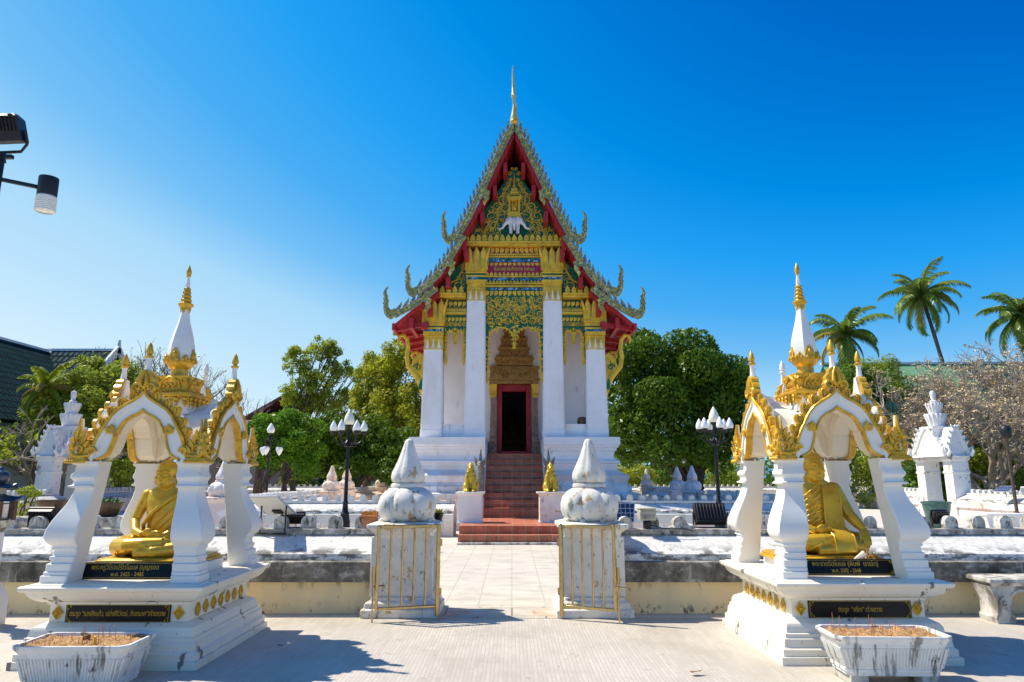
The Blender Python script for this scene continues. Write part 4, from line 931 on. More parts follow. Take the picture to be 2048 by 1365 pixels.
# gilded pavilion above the elephant
g = MB(); y = FY-.10
for (w0,z0,z1) in ((.26,10.28,10.36),(.22,10.36,10.42),(.24,10.42,10.50),(.20,10.50,10.54),(.22,10.98,11.04),(.26,11.04,11.10),(.20,11.12,11.20),(.15,11.22,11.30),(.11,11.32,11.42)): g.box(-w0,w0,y-.12,FY-.001,z0,z1)
for s in (-1,1):
    g.box(s*.17-.03,s*.17+.03,y-.1,FY-.001,10.54,10.98); g.box(s*.06-.014,s*.06+.014,y-.06,FY-.001,10.54,10.98)
g.lathe([(.09,11.42),(.05,11.6),(.025,11.8),(.008,12.05)],8,(0,y,0)); g.ell((0,y,10.70),(.06,.05,.10),8,6); g.ell((0,y,10.83),(.035,.035,.05),8,6); g.box(-.15,.15,FY-.02,FY-.001,10.54,10.98)
for k in range(7): g.prism(flame(.06,.10), (-.21+.07*k,y-.12,11.10), t=.03, N=(0,-1,0))
g.xf(Matrix.Translation((0,0,.20))); obj('pavilion_carving', g, M_gilt, ped)
# white three-headed elephant
b = MB(); y = FY-.16
b.ell((0,y+.06,10.10),(.16,.10,.16),16,10); b.ell((0,y-.10,10.10),(.115,.10,.14),14,10)
for s in (-1,1):
    b.ell((s*.20,y-.06,10.12),(.12,.10,.13),14,10)
    b.tube([(s*.24,y-.10,10.08),(s*.34,y-.13,9.96),(s*.40,y-.14,9.84),(s*.50,y-.14,9.79),(s*.57,y-.13,9.83)],[.075,.055,.042,.03,.02],9)
    b.tube([(s*.11,y-.03,10.05),(s*.125,y-.06,9.87),(s*.12,y-.07,9.74),(s*.125,y-.08,9.655)],[.085,.068,.058,.066],12)
    b.ell((s*.115,y-.12,10.15),(.075,.02,.11),10,7,Matrix.Rotation(s*.4,3,'Y'))
    b.tube([(s*.30,y-.15,10.0),(s*.38,y-.17,9.95),(s*.44,y-.16,9.97)],[.014,.012,.004],6)
b.tube([(0,y-.17,10.06),(0,y-.20,9.92),(0,y-.19,9.78),(.01,y-.20,9.73)],[.07,.052,.038,.026],10)
b.xf(Matrix.Translation((0,0,.27))); e = remesh('elephant_carving', b, M_ele, ped, voxel=.010, it=1)
# straight cornices and toothed rows
def teeth(b, x0, x1, y, z, w, h):
    n = max(1,round((x1-x0)/w))
    for k in range(n):
        x = x0+(x1-x0)*(k+.5)/n; b.prism(flame(w*.86,h,0,5), (x,y,z), t=.035, N=(0,-1,0)); b.ell((x,y-.006,z+h*.3),(w*.22,.02,h*.16),6,4)
def hooks(b, x0, x1, y, z, w, h, up=1, mirror=True):
    n = max(1,round((x1-x0)/w)); c = (x0+x1)/2
    for k in range(n):
        x = x0+(x1-x0)*(k+.5)/n; s = (1 if x < c else -1) if mirror else 1
        pts = [(-.40*w*s,up*.9*h),(-.05*w*s,up*1.0*h),(.36*w*s,up*.9*h),(.40*w*s,up*.5*h),(.1*w*s,up*.2*h),(-.40*w*s,0)]
        b.prism(pts if (up*s) < 0 else pts[::-1], (x,y,z), t=.03, N=(0,-1,0)); b.ell((x+.05*w*s,y-.008,z+up*h*.65),(w*.14,.02,h*.14),6,4)
g = MB(); g.box(-1.78,1.78,-.46,.3,9.44,9.50); g.box(-1.82,1.82,-.50,.3,9.52,9.60); g.box(-1.74,1.74,-.44,.3,9.50,9.52); teeth(g,-1.75,1.75,-.46,9.60,.21,.26); obj('cornice', g, M_gilt, T)
x1 = CI-.30
fz = MB(); fz.box(-x1,x1,-.20,.1,6.9,9.437); fr = obj('frieze_board', fz, M_green, T)
g = MB(); hooks(g,-x1,x1,-.26,9.22,.17,.20,1); g.box(-x1,x1,-.27,-.2,9.08,9.13); g.box(-x1,x1,-.29,-.2,9.17,9.21)
for k in range(26): g.box(-x1+2*x1*(k+.3)/26,-x1+2*x1*(k+.7)/26,-.28,-.2,9.13,9.17)
hooks(g,-x1,x1,-.25,8.775,.15,.125,1); teeth(g,-x1,x1,-.25,8.42,.14,.135); g.box(-x1,x1,-.27,-.2,8.37,8.41)
g.box(-x1,x1,-.29,-.2,8.02,8.07); g.box(-x1,x1,-.31,-.2,8.11,8.14); teeth(g,-x1,x1,-.28,8.14,.12,.11)
hooks(g,-x1,x1,-.25,7.70,.16,.19,1); obj('frieze_gilding', g, M_gilt, fr)
g = MB(); g.box(-x1,x1,-.235,-.2,8.93,9.06); g.box(-x1,x1,-.235,-.2,8.26,8.36); g.box(-x1,x1,-.235,-.2,7.92,8.0); obj('mosaic_strip', g, M_blue, fr)
g = MB(); g.box(-x1,x1,-.240,-.2,8.42,8.92); npn = obj('name_panel', g, M_maroon, fr)
lettering('ซ่อมพุทธศักราช ๒๕๐๓', .175, M_goldtx, npn, (0,-.243,8.615), width=1.40, depth=.012, bold=.004)
g = MB(); g.box(-x1,x1,-.236,-.2,9.215,9.436); obj('upper_board', g, M_maroon, fr)
# carved green field over the door with the double arched fringe
g = MB(); y = -.225
for i in range(7):
    for j in range(4):
        x = -x1+.13+(2*x1-.26)*i/6; z = 7.56-.24*j; leafy(g, x+.05*(j%2), y, z, .10, q.uniform(0,6), 1 if (i+j) % 2 else -1, .02)
for k in range(60):
    a = q.uniform(0,2*PI); V = Vector((math.cos(a),0,math.sin(a))); U = Vector((-V.z,0,V.x)); g.prism(flame(.06,.14,.04,5), (q.uniform(-x1+.08,x1-.08),y,q.uniform(6.72,7.62)), U, V, .025, (0,-1,0))
obj('scrollwork', g, M_gilt, fr)
def fringe(parent, cx, hw, ztop, zarch, zside, zpend, y, spw=.09):
    "hanging fringe: two round arches, a middle pendant and two side legs"
    def low(u):        # lower edge for u in 0..1 (half width, from centre to leg)
        pass
    pts = []; N = 14; pw = .035
    rx = (hw-spw-pw)/2; c = pw+rx
    right = []
    for k in range(N+1):
        a = PI*k/N; right.append((c-rx*math.cos(a), zarch-.9*rx*1.25*(1-math.sin(a)**.8)))
    zsp = right[-1][1]
    outline = [(hw,ztop),(hw,zside+.12),(hw-.05,zside),(hw-spw*.8,zside+.2),(hw-spw,zsp-.3)] + right[::-1] + [(0.004,zpend)]
    full = outline + [(-x,z) for x,z in outline[::-1][1:]]
    b = MB(); b.prism([(cx+x,z) for x,z in full[::-1]], (0,y,0), t=.06, N=(0,-1,0)); f = obj('fringe', b, M_green, parent)
    g = MB()
    for s in (-1,1):
        E_ = [(hw-.05,zside),(hw-spw*.8,zside+.2),(hw-spw,zsp-.3)] + right[::-1] + [(.0,zpend)]
        E_ = resamp(E_, 44)
        g.tube([(cx+s*x,y-.03,z) for x,z in E_], .022, 6)
        for i in range(1,43):
            x, z = E_[i]; dx = E_[i+1][0]-E_[i-1][0]; dz = E_[i+1][1]-E_[i-1][1]; l = math.hypot(dx,dz); n_ = Vector((-dz/l*s,0,dx/l))
            if n_.z < -.05 or (abs(n_.z) < .2 and n_.x*s < 0): pass
            t_ = Vector((s*dx/l,0,dz/l))
            g.prism(flame(.055,.085,.03,4), (cx+s*x,y-.01,z), t_, -n_ if (i % 2) else n_, .03, (0,-1,0))
        for k in range(6):
            g.ell((cx+s*(hw-spw*.5),y-.03,zside+.3+k*(zarch-zside-.4)/6),(.03,.015,.05),6,4)
        g.prism(flame(.12,.26,-.03*s,5), (cx+s*(hw-.06),y-.015,zside+.2), (1,0,0),(0,0,-1), .04, (0,-1,0))
    for k in range(22):
        a = q.uniform(0,2*PI); V = Vector((math.cos(a),0,math.sin(a))); U = Vector((-V.z,0,V.x)); u_ = q.choice((-1,1))*q.choice((.02,.9))*hw*q.uniform(.6,1)
        zz = zarch-.25*hw*q.uniform(-.2,.45) if abs(u_) > .3*hw else zarch-.3*hw*q.uniform(-.2,1.2); g.prism(flame(.05*hw+.02,.12*hw+.04,.03,4), (cx+u_,y-.012,zz), U, V, .025, (0,-1,0))
    for k in range(4): g.ell((cx,y-.03,zpend+.22+.15*k),(.02+.012*k,.015,.05),6,4)
    obj('fringe_gilding', g, M_gilt, f); return f
fringe(T, 0, x1+.0, 6.95, 6.62, 4.72, 5.85, -.16, .13)
for s in (-1,1):
    xa, xb = CI+.33, CO-.33; cx = s*(xa+xb)/2; hw = (xb-xa)/2
    fringe(T, cx, hw, 6.78, 6.52, 5.35, 6.05, -.10, .10)
    b = MB(); x0,x1_ = sorted((s*xa, s*xb)); b.box(x0,x1_,-.12,.1,6.7,7.58); sf = obj('side_frieze', b, M_green, T)
    g = MB(); g.box(x0,x1_,-.30,-.12,7.06,7.13); g.box(x0,x1_,-.22,-.12,7.16,7.24)
    for k in range(14): g.box(x0+(x1_-x0)*(k+.25)/14,x0+(x1_-x0)*(k+.75)/14,-.2,-.12,7.24,7.30)
    hooks(g,x0,x1_,-.18,7.34,.15,.18,1,False); hooks(g,x0,x1_,-.15,6.82,.13,.15,1,False)
    for k in range(5): leafy(g, x0+(x1_-x0)*(k+.5)/5, -.14, 6.74, .06, q.uniform(0,6), 1, .016)
    obj('frieze_gilding', g, M_gilt, sf)
    # cornice over it and triangular carved panel
    g = MB(); x0,x1_ = sorted((s*(CI+.35), s*(CO+.30))); g.box(x0,x1_,-.44,.3,7.60,7.66); g.box(x0,x1_,-.48,.3,7.69,7.76); g.box(x0,x1_,-.42,.3,7.66,7.69); teeth(g,x0+.05,x1_-.05,-.44,7.76,.20,.26); obj('side_cornice', g, M_gilt, T)
    b = MB(); pts = [(s*(CI+.2),7.62),(s*(CO+.5),7.62),(s*(CI+.2),9.25)]; b.prism(pts if s > 0 else pts[::-1], (0,FY,0), t=.12, N=(0,-1,0)); sp = obj('side_pediment', b, M_green, T)
    g = MB(); y = FY-.02
    for (x,z,r,a,sg) in ((CI+.62,8.10,.15,0,1),(CI+.50,8.45,.13,2,-1),(CI+.95,8.02,.12,1,1),(CI+.45,8.78,.09,2,1),(CI+1.2,7.95,.08,0,-1)): leafy(g, s*x, y, z, r, a if s>0 else PI-a, sg*s)
    vine(g, [(s*(CI+1.3),y,7.85),(s*(CI+.9),y,8.2),(s*(CI+.7),y,8.3),(s*(CI+.5),y,8.65),(s*(CI+.42),y,9.0)], .035)
    obj('scrollwork', g, M_gilt, sp)
# ---------------------------------------------------------------- roofs, bargeboards, finials
BY = -.90
T1 = [side(1028,246),side(1012,268),side(985,325),side(960,378),side(940,420),side(921,455),side(903,478)]
T1[0] = (0.0,T1[0][1])
T2 = [side(924,470),side(911,490),side(897,513),side(876,543),side(855,565),side(830,584)]
T3 = [side(868,574),side(848,592),side(820,610),side(786,628)]
def offs(P, d):
    o = []
    for i,(x,z) in enumerate(P):
        a = P[max(i-1,0)]; c = P[min(i+1,len(P)-1)]; dx,dz = c[0]-a[0],c[1]-a[1]; l = math.hypot(dx,dz); o.append((x+dz/l*d, z-dx/l*d))
    return o
def roof(P, y0, y1, drop, thick):
    for s in (-1,1):
        up = offs(P, drop); lo = offs(P, drop+thick); lo = [(max(x,0),z) for x,z in lo]; up = [(max(x,0),z) for x,z in up]
        b = MB(); n = len(P)
        for i in range(n-1):
            f = [(s*up[i][0],y0,up[i][1]),(s*up[i+1][0],y0,up[i+1][1]),(s*up[i+1][0],y1,up[i+1][1]),(s*up[i][0],y1,up[i][1])]; b.quad(*(f if s < 0 else f[::-1]))
        r_ = obj('roof', b, M_rtile, T)
        b = MB()
        for i in range(n-1):
            f = [(s*lo[i][0],y0,lo[i][1]),(s*lo[i+1][0],y0,lo[i+1][1]),(s*lo[i+1][0],y1,lo[i+1][1]),(s*lo[i][0],y1,lo[i][1])]; b.quad(*(f[::-1] if s < 0 else f))
            for y in (y0,y1): b.quad((s*up[i][0],y,up[i][1]),(s*up[i+1][0],y,up[i+1][1]),(s*lo[i+1][0],y,lo[i+1][1]),(s*lo[i][0],y,lo[i][1]))
        b.quad((s*up[-1][0],y0,up[-1][1]),(s*lo[-1][0],y0,lo[-1][1]),(s*lo[-1][0],y1,lo[-1][1]),(s*up[-1][0],y1,up[-1][1]))
        obj('soffit', b, M_redp, r_)
roof(T1, BY+.05, 17.6, .16, .14); roof(T2, BY+.09, 17.6, .12, .09)
T3r = T3[:-1]+[side(783,640)]
roof(T3r, BY+.12, 17.6, .14, .12)
def barge(P, w, step, hk, tooth):
    out = resamp(P, 60); 
    for s in (-1,1):
        # inner edge with a hooked dip at hk
        inn = offs(out, w); I = []
        for i,(x,z) in enumerate(inn):
            t = i/59; k = math.exp(-((t-hk)/.035)**2)*.55 - math.exp(-((t-hk-.085)/.05)**2)*.30
            a = offs(out, w*(1+k))[i]; I.append((max(a[0],.0),a[1]))
        b = MB()
        F0 = [(s*x,BY-.05,z) for x,z in out]; F1 = [(s*x,BY-.05,z) for x,z in I]; B0 = [(s*x,BY+.045,z) for x,z in out]; B1 = [(s*x,BY+.045,z) for x,z in I]
        for i in range(59):
            for A,Bq in ((F0,F1),(B1,B0),(B0,F0),(F1,B1)): b.quad(A[i],A[i+1],Bq[i+1],Bq[i])
        b.quad(F0[59],F1[59],B1[59],B0[59])
        b.k = 1; b.tube([(p[0],BY-.055,p[2]) for p in F0], .026, 6); b.tube([(p[0],BY-.055,p[2]) for p in F1], .024, 6)
        bb = obj('bargeboard', b, [M_mosaic, M_mosv], T, smooth=30)
        # hook leaf below the dip
        i = int(59*(hk+.005)); x,z = I[i]; b = MB()
        b.tube([(s*(x-.05),BY-.03,z+.12),(s*(x+.0),BY-.03,z-.02),(s*(x-.03),BY-.03,z-.16),(s*(x+.06),BY-.03,z-.30),(s*(x+.05),BY-.03,z-.42)],[.10,.10,.085,.06,.01],8,flat=.5)
        obj('hook', b, M_mosaic, bb)
        # serrated flames along the upper edge
        L_ = sum(math.hypot(out[k+1][0]-out[k][0],out[k+1][1]-out[k][1]) for k in range(59)); n = int(L_/step)
        PP = resamp(out, n*4+1); b = MB()
        s_t = 1 if s > 0 else -1
        for j in range(n):
            i = j*4+2
            if j == 0 and P is T1: continue
            x,z = PP[i]; dx = PP[i+1][0]-PP[i-1][0]; dz = PP[i+1][1]-PP[i-1][1]; l = math.hypot(dx,dz)
            U = Vector((s*dx/l,0,dz/l)); V = Vector((-s*dz/l,0,dx/l)); V = (V*.75+Vector((-U.x,0,-U.z))*.95).normalized()
            b.prism([(a*step*s_t,c*tooth) for a,c in ((-.17,-.05),(.17,-.05),(.38,.25),(.40,.45),(.24,.70),(.04,1.0),(-.10,.72),(-.34,.50),(-.38,.25))][::(1 if s_t > 0 else -1)], (s*x,BY-.02,z), U, V, .05, (0,-1,0))
        obj('serration', b, M_mosv, bb)
        # tail finial curling upward
        x,z = P[-1]; k = tooth/.30
        pts = [(0,-.14),(.10,-.20),(.24,-.14),(.34,.02),(.38,.20),(.36,.34),(.41,.36),(.36,.44),(.40,.56),(.36,.60),(.40,.70),(.38,.82),(.30,.95),(.22,1.0),(.29,.88),(.29,.78),(.26,.70),(.22,.66),(.25,.56),(.20,.50),(.22,.40),(.20,.26),(.13,.14),(.04,.16),(-.05,.2),(-.06,.0)]
        b = MB(); b.prism([(s*(x+a*k*.74-.03),z+c*k*.74) for a,c in pts], (0,BY-.04,0), t=.09, N=(0,-1,0)); b.k = 1
        b.tube([(s*(x+a*k*.74-.03),BY-.06,z+c*k*.74) for a,c in ((0,-.1),(.14,-.12),(.26,.02),(.30,.25),(.30,.5),(.34,.75),(.26,.95))],[.03,.035,.035,.03,.025,.02,.006],6)
        obj('tail_finial', b, [M_mosaic, M_mosv], bb)
barge(T1, .18, .25, .60, .40); barge(T2, .17, .25, .42, .38); barge(T3, .17, .25, .30, .38)
# chofa: slender bird-like finial on the ridge
b = MB(); x,z = 0, T1[0][1]-.10
b.tube([(x,BY-.02,z+dz) for dz in (0,.10,.22,.38,.55,.72,.80)], [.10,.15,.15,.115,.085,.06,.05], 12)
b.tube([(x,BY-.02,z+.78),(x-.015,BY-.06,z+.95),(x-.02,BY-.13,z+1.06),(x-.025,BY-.06,z+1.18),(x-.03,BY,z+1.30)], [.05,.055,.085,.075,.055], 10)
b.tube([(x-.02,BY-.14,z+1.08),(x-.02,BY-.30,z+1.02),(x-.02,BY-.36,z+.96)], [.06,.035,.008], 8)
b.tube([(x-.03,BY,z+1.28),(x-.03,BY+.02,z+1.34),(x-.035,BY+.03,z+1.6),(x-.045,BY+.02,z+1.95),(x-.05,BY-.03,z+2.3)], [.075,.06,.05,.038,.018], 10)
b.tube([(x+.05,BY+.06,z+.6),(x+.075,BY+.1,z+.75),(x+.07,BY+.1,z+.92)], [.04,.03,.006], 8)
b.k = 1; b.ell((x,BY-.13,z+.10),(.12,.07,.10),10,8)
ch = obj('ridge_finial', b, [mat('pale_glass_mosaic',(.50,.46,.20),.4,var=.2,vs=14,spec=.3), M_gilt], T, smooth=60)
# red purlin ends under the verge, red fascia lines
for P, ts in ((T1,(.33,.52,.74,.97)),(T2,(.18,.60,.97)),(T3r,(.30,.75))):
    o = resamp(P, 101)
    for s in (-1,1):
        for t_ in ts:
            x,z = offs(o,.44)[int(100*t_)]
            b = MB(); b.box(s*x-.07,s*x+.07,BY+.16,.9,z-.20,z+.16); obj('purlin', b, M_red, T, bevel=.01)
# porch ceiling and eave joists
b = MB(); b.box(-2.4,2.4,.12,WY,9.30,9.36); obj('porch_ceiling', b, M_redp, T)
for s in (-1,1):
    x_, z_ = T3r[-1]; b = MB(); b.beam((s*(x_-.05),BY+.12,z_-.2),(s*(x_-.05),17.5,z_-.2),.10,.22); obj('eave_board', b, M_red, T)
    for k in range(9):
        y = -.4+k*1.1; b = MB(); b.beam((s*2.9,y,z_-.02),(s*(x_-.02),y,z_-.24),.10,.14); b.beam((s*3.02,y,z_-.28),(s*3.02,y,z_+.5),.12,.14); obj('eave_joist', b, M_red, T)
    b = MB(); b.beam((s*3.02,-.6,z_-.12),(s*3.02,17.3,z_-.12),.18,.2); obj('wall_plate', b, M_red, T)
    # swan-necked bracket from the column to the eave
    for y in (0, 3.2):
        P_ = [(3.07,4.25),(3.13,4.5),(3.22,4.85),(3.42,5.1),(3.60,5.3),(3.66,5.6),(3.62,5.95),(3.66,6.22),(3.78,6.38),(3.92,6.36),(3.97,6.22),(3.93,6.08)]
        R_ = [.04,.08,.11,.10,.085,.075,.07,.075,.075,.065,.05,.02]
        b = MB(); b.tube([(s*a,y,c) for a,c in P_], R_, 10, flat=.45); b.tube([(s*3.10,y,5.62),(s*3.2,y,5.72),(s*3.35,y,5.55),(s*3.42,y,5.3),(s*3.3,y,5.05)],[.07,.08,.09,.09,.07],10,flat=.4)
        b.tube([(s*3.08,y,4.2),(s*3.1,y,5.0),(s*3.1,y,5.7)],[.05,.1,.06],8,flat=.5); br = obj('eave_bracket', b, M_gilt, T)
        g = MB(); volute(g,(s*3.28,y-.08,5.25),(s,0,0),(0,0,1),.13,.03,1.3,0,1,16,5); g.prism(flame(.14,.4,.05),(s*3.16,y-.07,4.5),t=.02,N=(0,-1,0)); obj('bracket_scroll', g, M_green, br)
# ---------------------------------------------------------------- stairs, naga balustrades
b = MB(); sy0 = -5.65
b.box(-1.42,1.42,sy0-.14,sy0+.2,0,.055); obj('kerb_step', b, M_bench, T, bevel=.02)
b = MB(); b.box(-1.40,1.40,sy0,sy0+.36,0,.205); b.box(-1.40,1.40,sy0+.35,-1.6,.0,.40)
z = .68; y = -1.72
b.box(-1.0,1.0,y,y+.5,.40,.68)
for k in range(8):
    y += .30; b.box(-.93,.93,y,y+.32 if k < 7 else .95,.40,z+.2125); z += .2125
st = obj('staircase', b, M_terra, T)
b = MB()
b.box(-1.415,1.415,sy0-.015,sy0+.34,.205,.222); b.box(-1.415,1.415,sy0+.335,-1.73,.40,.417)
z = .68; y = -1.72
b.box(-1.01,1.01,y-.012,y+.31,z,z+.014)
for k in range(8):
    y += .30; z += .2125; b.box(-.935,.935,y-.012,y+.299,z,z+.014)
obj('tread', b, M_terrat, st)
for s in (-1,1):
    x0,x1_ = sorted((s*.936,s*1.16)); b = MB()
    pts = [(-1.9,.42),(.55,.42),(.55,2.6),(.2,2.6),(-1.3,1.25),(-1.9,.95)]
    b.prism(pts[::-1], (x1_,0,0), (0,1,0),(0,0,1), x1_-x0, (1,0,0)); b.xf(Matrix.Identity(4)); bal = obj('balustrade', b, M_hall, T, bevel=.02)
    # scaled naga lying down the slope, its neck raised at the foot
    b = MB(); xc = s*1.05
    b.tube([(xc,.5,2.68),(xc,-.3,2.1),(xc,-1.2,1.30),(xc,-1.62,1.02),(xc,-1.78,1.10),(xc,-1.74,1.42),(xc,-1.68,1.75),(xc,-1.72,1.93)], [.08,.10,.11,.12,.13,.12,.105,.10], 12)
    b.ell((xc,-1.80,2.0),(.095,.15,.10),12,8); b.ell((xc,-1.90,1.95),(.06,.08,.05),10,6)
    b.tube([(xc,-1.74,2.05),(xc-s*.01,-1.70,2.25),(xc-s*.015,-1.66,2.46)],[.065,.04,.008],8)
    for j in (-1,1): b.prism(flame(.12,.3,.03*j),(xc+j*.08,-1.70,1.95),(1,0,0),Vector((j*.25,0,1)).normalized(),.03,(0,-1,0))
    obj('naga', b, mat('scaled_stone_'+('left' if s<0 else 'right'),(.34,.28,.22),.6,var=.25,vs=14,layers=[((.10,.14,.10),(20,20,26),.52,.6,.8),((.45,.06,.05),(4,4,4),.66,.72,.8)]), bal)
# ---------------------------------------------------------------- golden guardians on white pedestals
gt = None
for i, (x, lab, plab) in enumerate(((-1.12,'golden seated lion guardian on the pedestal left of the red steps','white stained square pedestal left of the red steps'),(1.05,'golden seated lion guardian with pointed crest right of the red steps','white stained square pedestal right of the red steps, dark runs down its face'))):
    pd = thing('statue_pedestal', plab, 'pedestal', (x,18.95,.417), 0, 'pedestals of the golden guardians')
    b = MB(); b.stack([(.33,.33,0),(.33,.33,.03),(.315,.315,.04),(.315,.315,.70),(.33,.33,.715),(.33,.33,.73),(.385,.385,.76),(.385,.385,.80)])
    obj('pedestal_block', b, M_old if i else M_white, pd, bevel=.012)
    g = thing('guardian_statue', lab, 'statue', (x,18.95,1.217), 0, 'golden guardian statues')
    b = MB(); b.ell((0,.06,.17),(.17,.19,.18),16,10); b.tube([(0,.10,.12),(0,.06,.28),(0,-.01,.42),(0,-.03,.54),(0,-.03,.62)],[.20,.185,.155,.115,.095],16)
    b.ell((0,-.06,.66),(.088,.10,.095),14,10); b.ell((0,-.135,.63),(.055,.06,.05),12,8)
    for s in (-1,1):
        b.tube([(s*.09,-.10,.42),(s*.095,-.16,.25),(s*.085,-.19,.08),(s*.085,-.22,.03)],[.07,.055,.05,.055],12); b.ell((s*.085,-.235,.03),(.055,.075,.035),10,6)
        b.ell((s*.145,.02,.13),(.075,.15,.13),12,8); b.ell((s*.15,-.13,.04),(.05,.09,.04),10,6)
        b.ell((s*.035,-.14,.69),(.016,.016,.014),8,6)
    if i: b.tube([(0,-.03,.70),(0,-.02,.765),(0,-.01,.86)],[.06,.035,.006],10)
    else: b.ell((0,-.03,.745),(.05,.05,.035),10,6)
    b.tube([(0,.24,.06),(.12,.26,.10),(.2,.16,.18),(.2,.05,.26)],[.035,.03,.03,.03],8)
    for k in range(5): b.ell((-.09+.045*k,-.12,.50-.03*(2-abs(k-2))),(.032,.035,.05),8,6)
    remesh('body', b, M_leaf, g, voxel=.010, it=2)
# ---------------------------------------------------------------- lamp posts
def tear(b, c, r, h, up=1, n=20):
    b.lathe([(r*.45,0),(r*.80,h*.06*up),(r,h*.22*up),(r*.98,h*.36*up),(r*.82,h*.55*up),(r*.52,h*.76*up),(r*.22,h*.92*up),(.004,h*up)], n, c)
def lamp5(label, loc, rot, top=3.18):
    t = thing('street_lamp', label, 'street lamp', loc, rot, 'five globe lamp posts')
    k = top/3.18
    b = MB(); b.lathe([(.20,0),(.20,.05),(.17,.10),(.13,.14),(.125,.42),(.12,.62),(.095,.76),(.10,.80),(.07,.84),(.058,1.0),(.068,1.04),(.046,1.08),(.042,1.5),(.038,2.28),(.08,2.31),(.085,2.38),(.05,2.43),(.045,2.5),(.03,2.72),(.085,2.78),(.09,2.80)], 20); obj('pole', b, M_iron, t)
    g = MB(); tear(g, (0,0,2.79), .120, .38); obj('globe', g, M_globew, t)
    for i in range(6):
        a = 2*PI*i/6+.25; c, s = math.cos(a), math.sin(a)
        b = MB(); b.tube([(.04*c,.04*s,2.44),(.12*c,.12*s,2.36),(.24*c,.24*s,2.38),(.32*c,.32*s,2.46),(.345*c,.345*s,2.60)], [.018,.018,.016,.016,.02], 8)
        b.tube([(.05*c,.05*s,2.33),(.14*c,.14*s,2.30),(.20*c,.20*s,2.36)], .010, 6); b.lathe([(.03,2.58),(.07,2.62),(.075,2.645),(.07,2.65)],14,(.345*c,.345*s,0))
        ar = obj('arm', b, M_iron, t)
        g = MB(); tear(g, (.345*c,.345*s,2.645), .084, .26); obj('globe', g, M_globe, ar)
    return t
la = lamp5('black lamp post with upright white globes left of the hall', (-3.80,16.0,0), 0)
lb = dup(la, (4.72,16.0,0), .35, 'black lamp post with upright white globes right of the hall')
for c in C.objects:
    if c.parent == lb: pass
lb.scale = (1,1,1.02)
def lamp3(label, loc, rot=0, s=1.):
    t = thing('street_lamp', label, 'street lamp', loc, rot, 'small lamp posts with hanging globes', s)
    b = MB(); b.lathe([(.12,0),(.12,.3),(.07,.4),(.045,.5),(.04,3.0),(.07,3.05),(.07,3.12),(.03,3.2),(.06,3.3)],14); obj('pole', b, M_iron, t)
    g = MB(); tear(g, (0,0,3.28), .15, .38, 1, 14); obj('globe', g, M_globe, t)
    for i in range(3):
        a = 2*PI*i/3+.5; c, q_ = math.cos(a), math.sin(a); b = MB()
        b.tube([(.04*c,.04*q_,2.95),(.2*c,.2*q_,3.05),(.34*c,.34*q_,3.0),(.36*c,.36*q_,2.82)],.018,6); volute(b,(.2*c,.2*q_,3.12),(c,q_,0),(0,0,1),.07,.012,1.3,0,1,14,5); b.lathe([(.05,2.80),(.09,2.78),(.09,2.76)],10,(.36*c,.36*q_,0))
        ar = obj('arm', b, M_iron, t); g = MB(); tear(g, (.36*c,.36*q_,2.76), .13, .34, -1, 14); obj('globe', g, M_globe, ar)
    return t
l3 = lamp3('small black lamp post with drooping globes beside the left shrine', at(524,990,26.5)*Vector((1,1,0)) if False else (-9.3,26.5,0))
dup(l3, (-9.6,42.5,0), .9, 'small distant lamp post with drooping globes behind the pair of onion pillars')
dup(l3, (10.1,41.5,0), .4, 'small distant lamp post with drooping globes in front of the dark round tree')
t = thing('street_lamp', 'dark lamp post with plain lantern head before the bare frangipani', 'street lamp', (18.1,25.2,0))
b = MB(); b.lathe([(.12,0),(.12,.3),(.06,.4),(.05,2.95),(.08,3.0)],12); obj('pole', b, M_bark, t)
b = MB(); b.lathe([(.10,3.0),(.17,3.08),(.19,3.35),(.12,3.45),(.02,3.5)],12); obj('lantern_head', b, M_black, t)
# tall flood light mast at the left edge
mt = thing('light_mast', 'dark mast at the left edge with a floodlight and a ribbed glass lamp', 'light mast', (-4.86,6.0,0))
b = MB(); b.tube([(0,0,0),(0,0,4.62)],.05,12); b.box(-.05,.13,-.02,.02,4.56,4.595); obj('pole', b, M_iron, mt)
for o in [mt]:
    pass
b = MB(); b.beam((.0,0,4.36),(.42,-.02,4.265),.045,.03); arm = obj('arm', b, M_iron, mt)
b = MB(); b.lathe([(.108,-.04),(.112,0),(.112,.21),(.108,.222),(.02,.225)],28); sh_ = obj('lamp_cap', b, M_black, mt, (.505,0,4.20), (R(2),R(1),0)); sh_.scale = (.74,)*3
g = MB(); pr = [(.02,-.235),(.095,-.235),(.113,-.222)]
for k in range(8): pr += [(.116,-.215+.024*k),(.110,-.203+.024*k)]
pr += [(.107,-.02)]
def ribs(a): return 1+.02*math.cos(28*a)
g.lathe(pr, 112, fn=ribs); obj('glass_shade', g, M_glass, sh_)
b = MB(); b.box(-.26,.26,-.12,.12,-.13,.13); b.loft([[(-.26,-.12,.13),(.26,-.12,.13),(.26,.12,.13),(-.26,.12,.13)],[(-.22,-.05,.19),(.22,-.05,.19),(.22,.06,.19),(-.22,.06,.19)]])
for k in range(14): b.box(-.25+.036*k,-.238+.036*k,-.145,-.119,-.02,.15)
b.box(-.275,.275,-.14,-.10,.13,.15)
for k in (-.2,.2): b.box(k-.02,k+.02,-.15,-.09,.15,.17)
fl = obj('floodlight', b, M_black, mt, (-.05,0,4.84), (R(18),R(-9),R(12)), bevel=.008); fl.scale = (.82,)*3
b = MB(); b.tube([(-.28,0,0),(-.29,0,-.16),(-.22,0,-.24),(.20,0,-.24),(.275,0,-.16),(.28,0,0)],.018,8); b.tube([(0,0,-.24),(0,0,-.36)],.03,8); obj('bracket', b, M_black, fl)
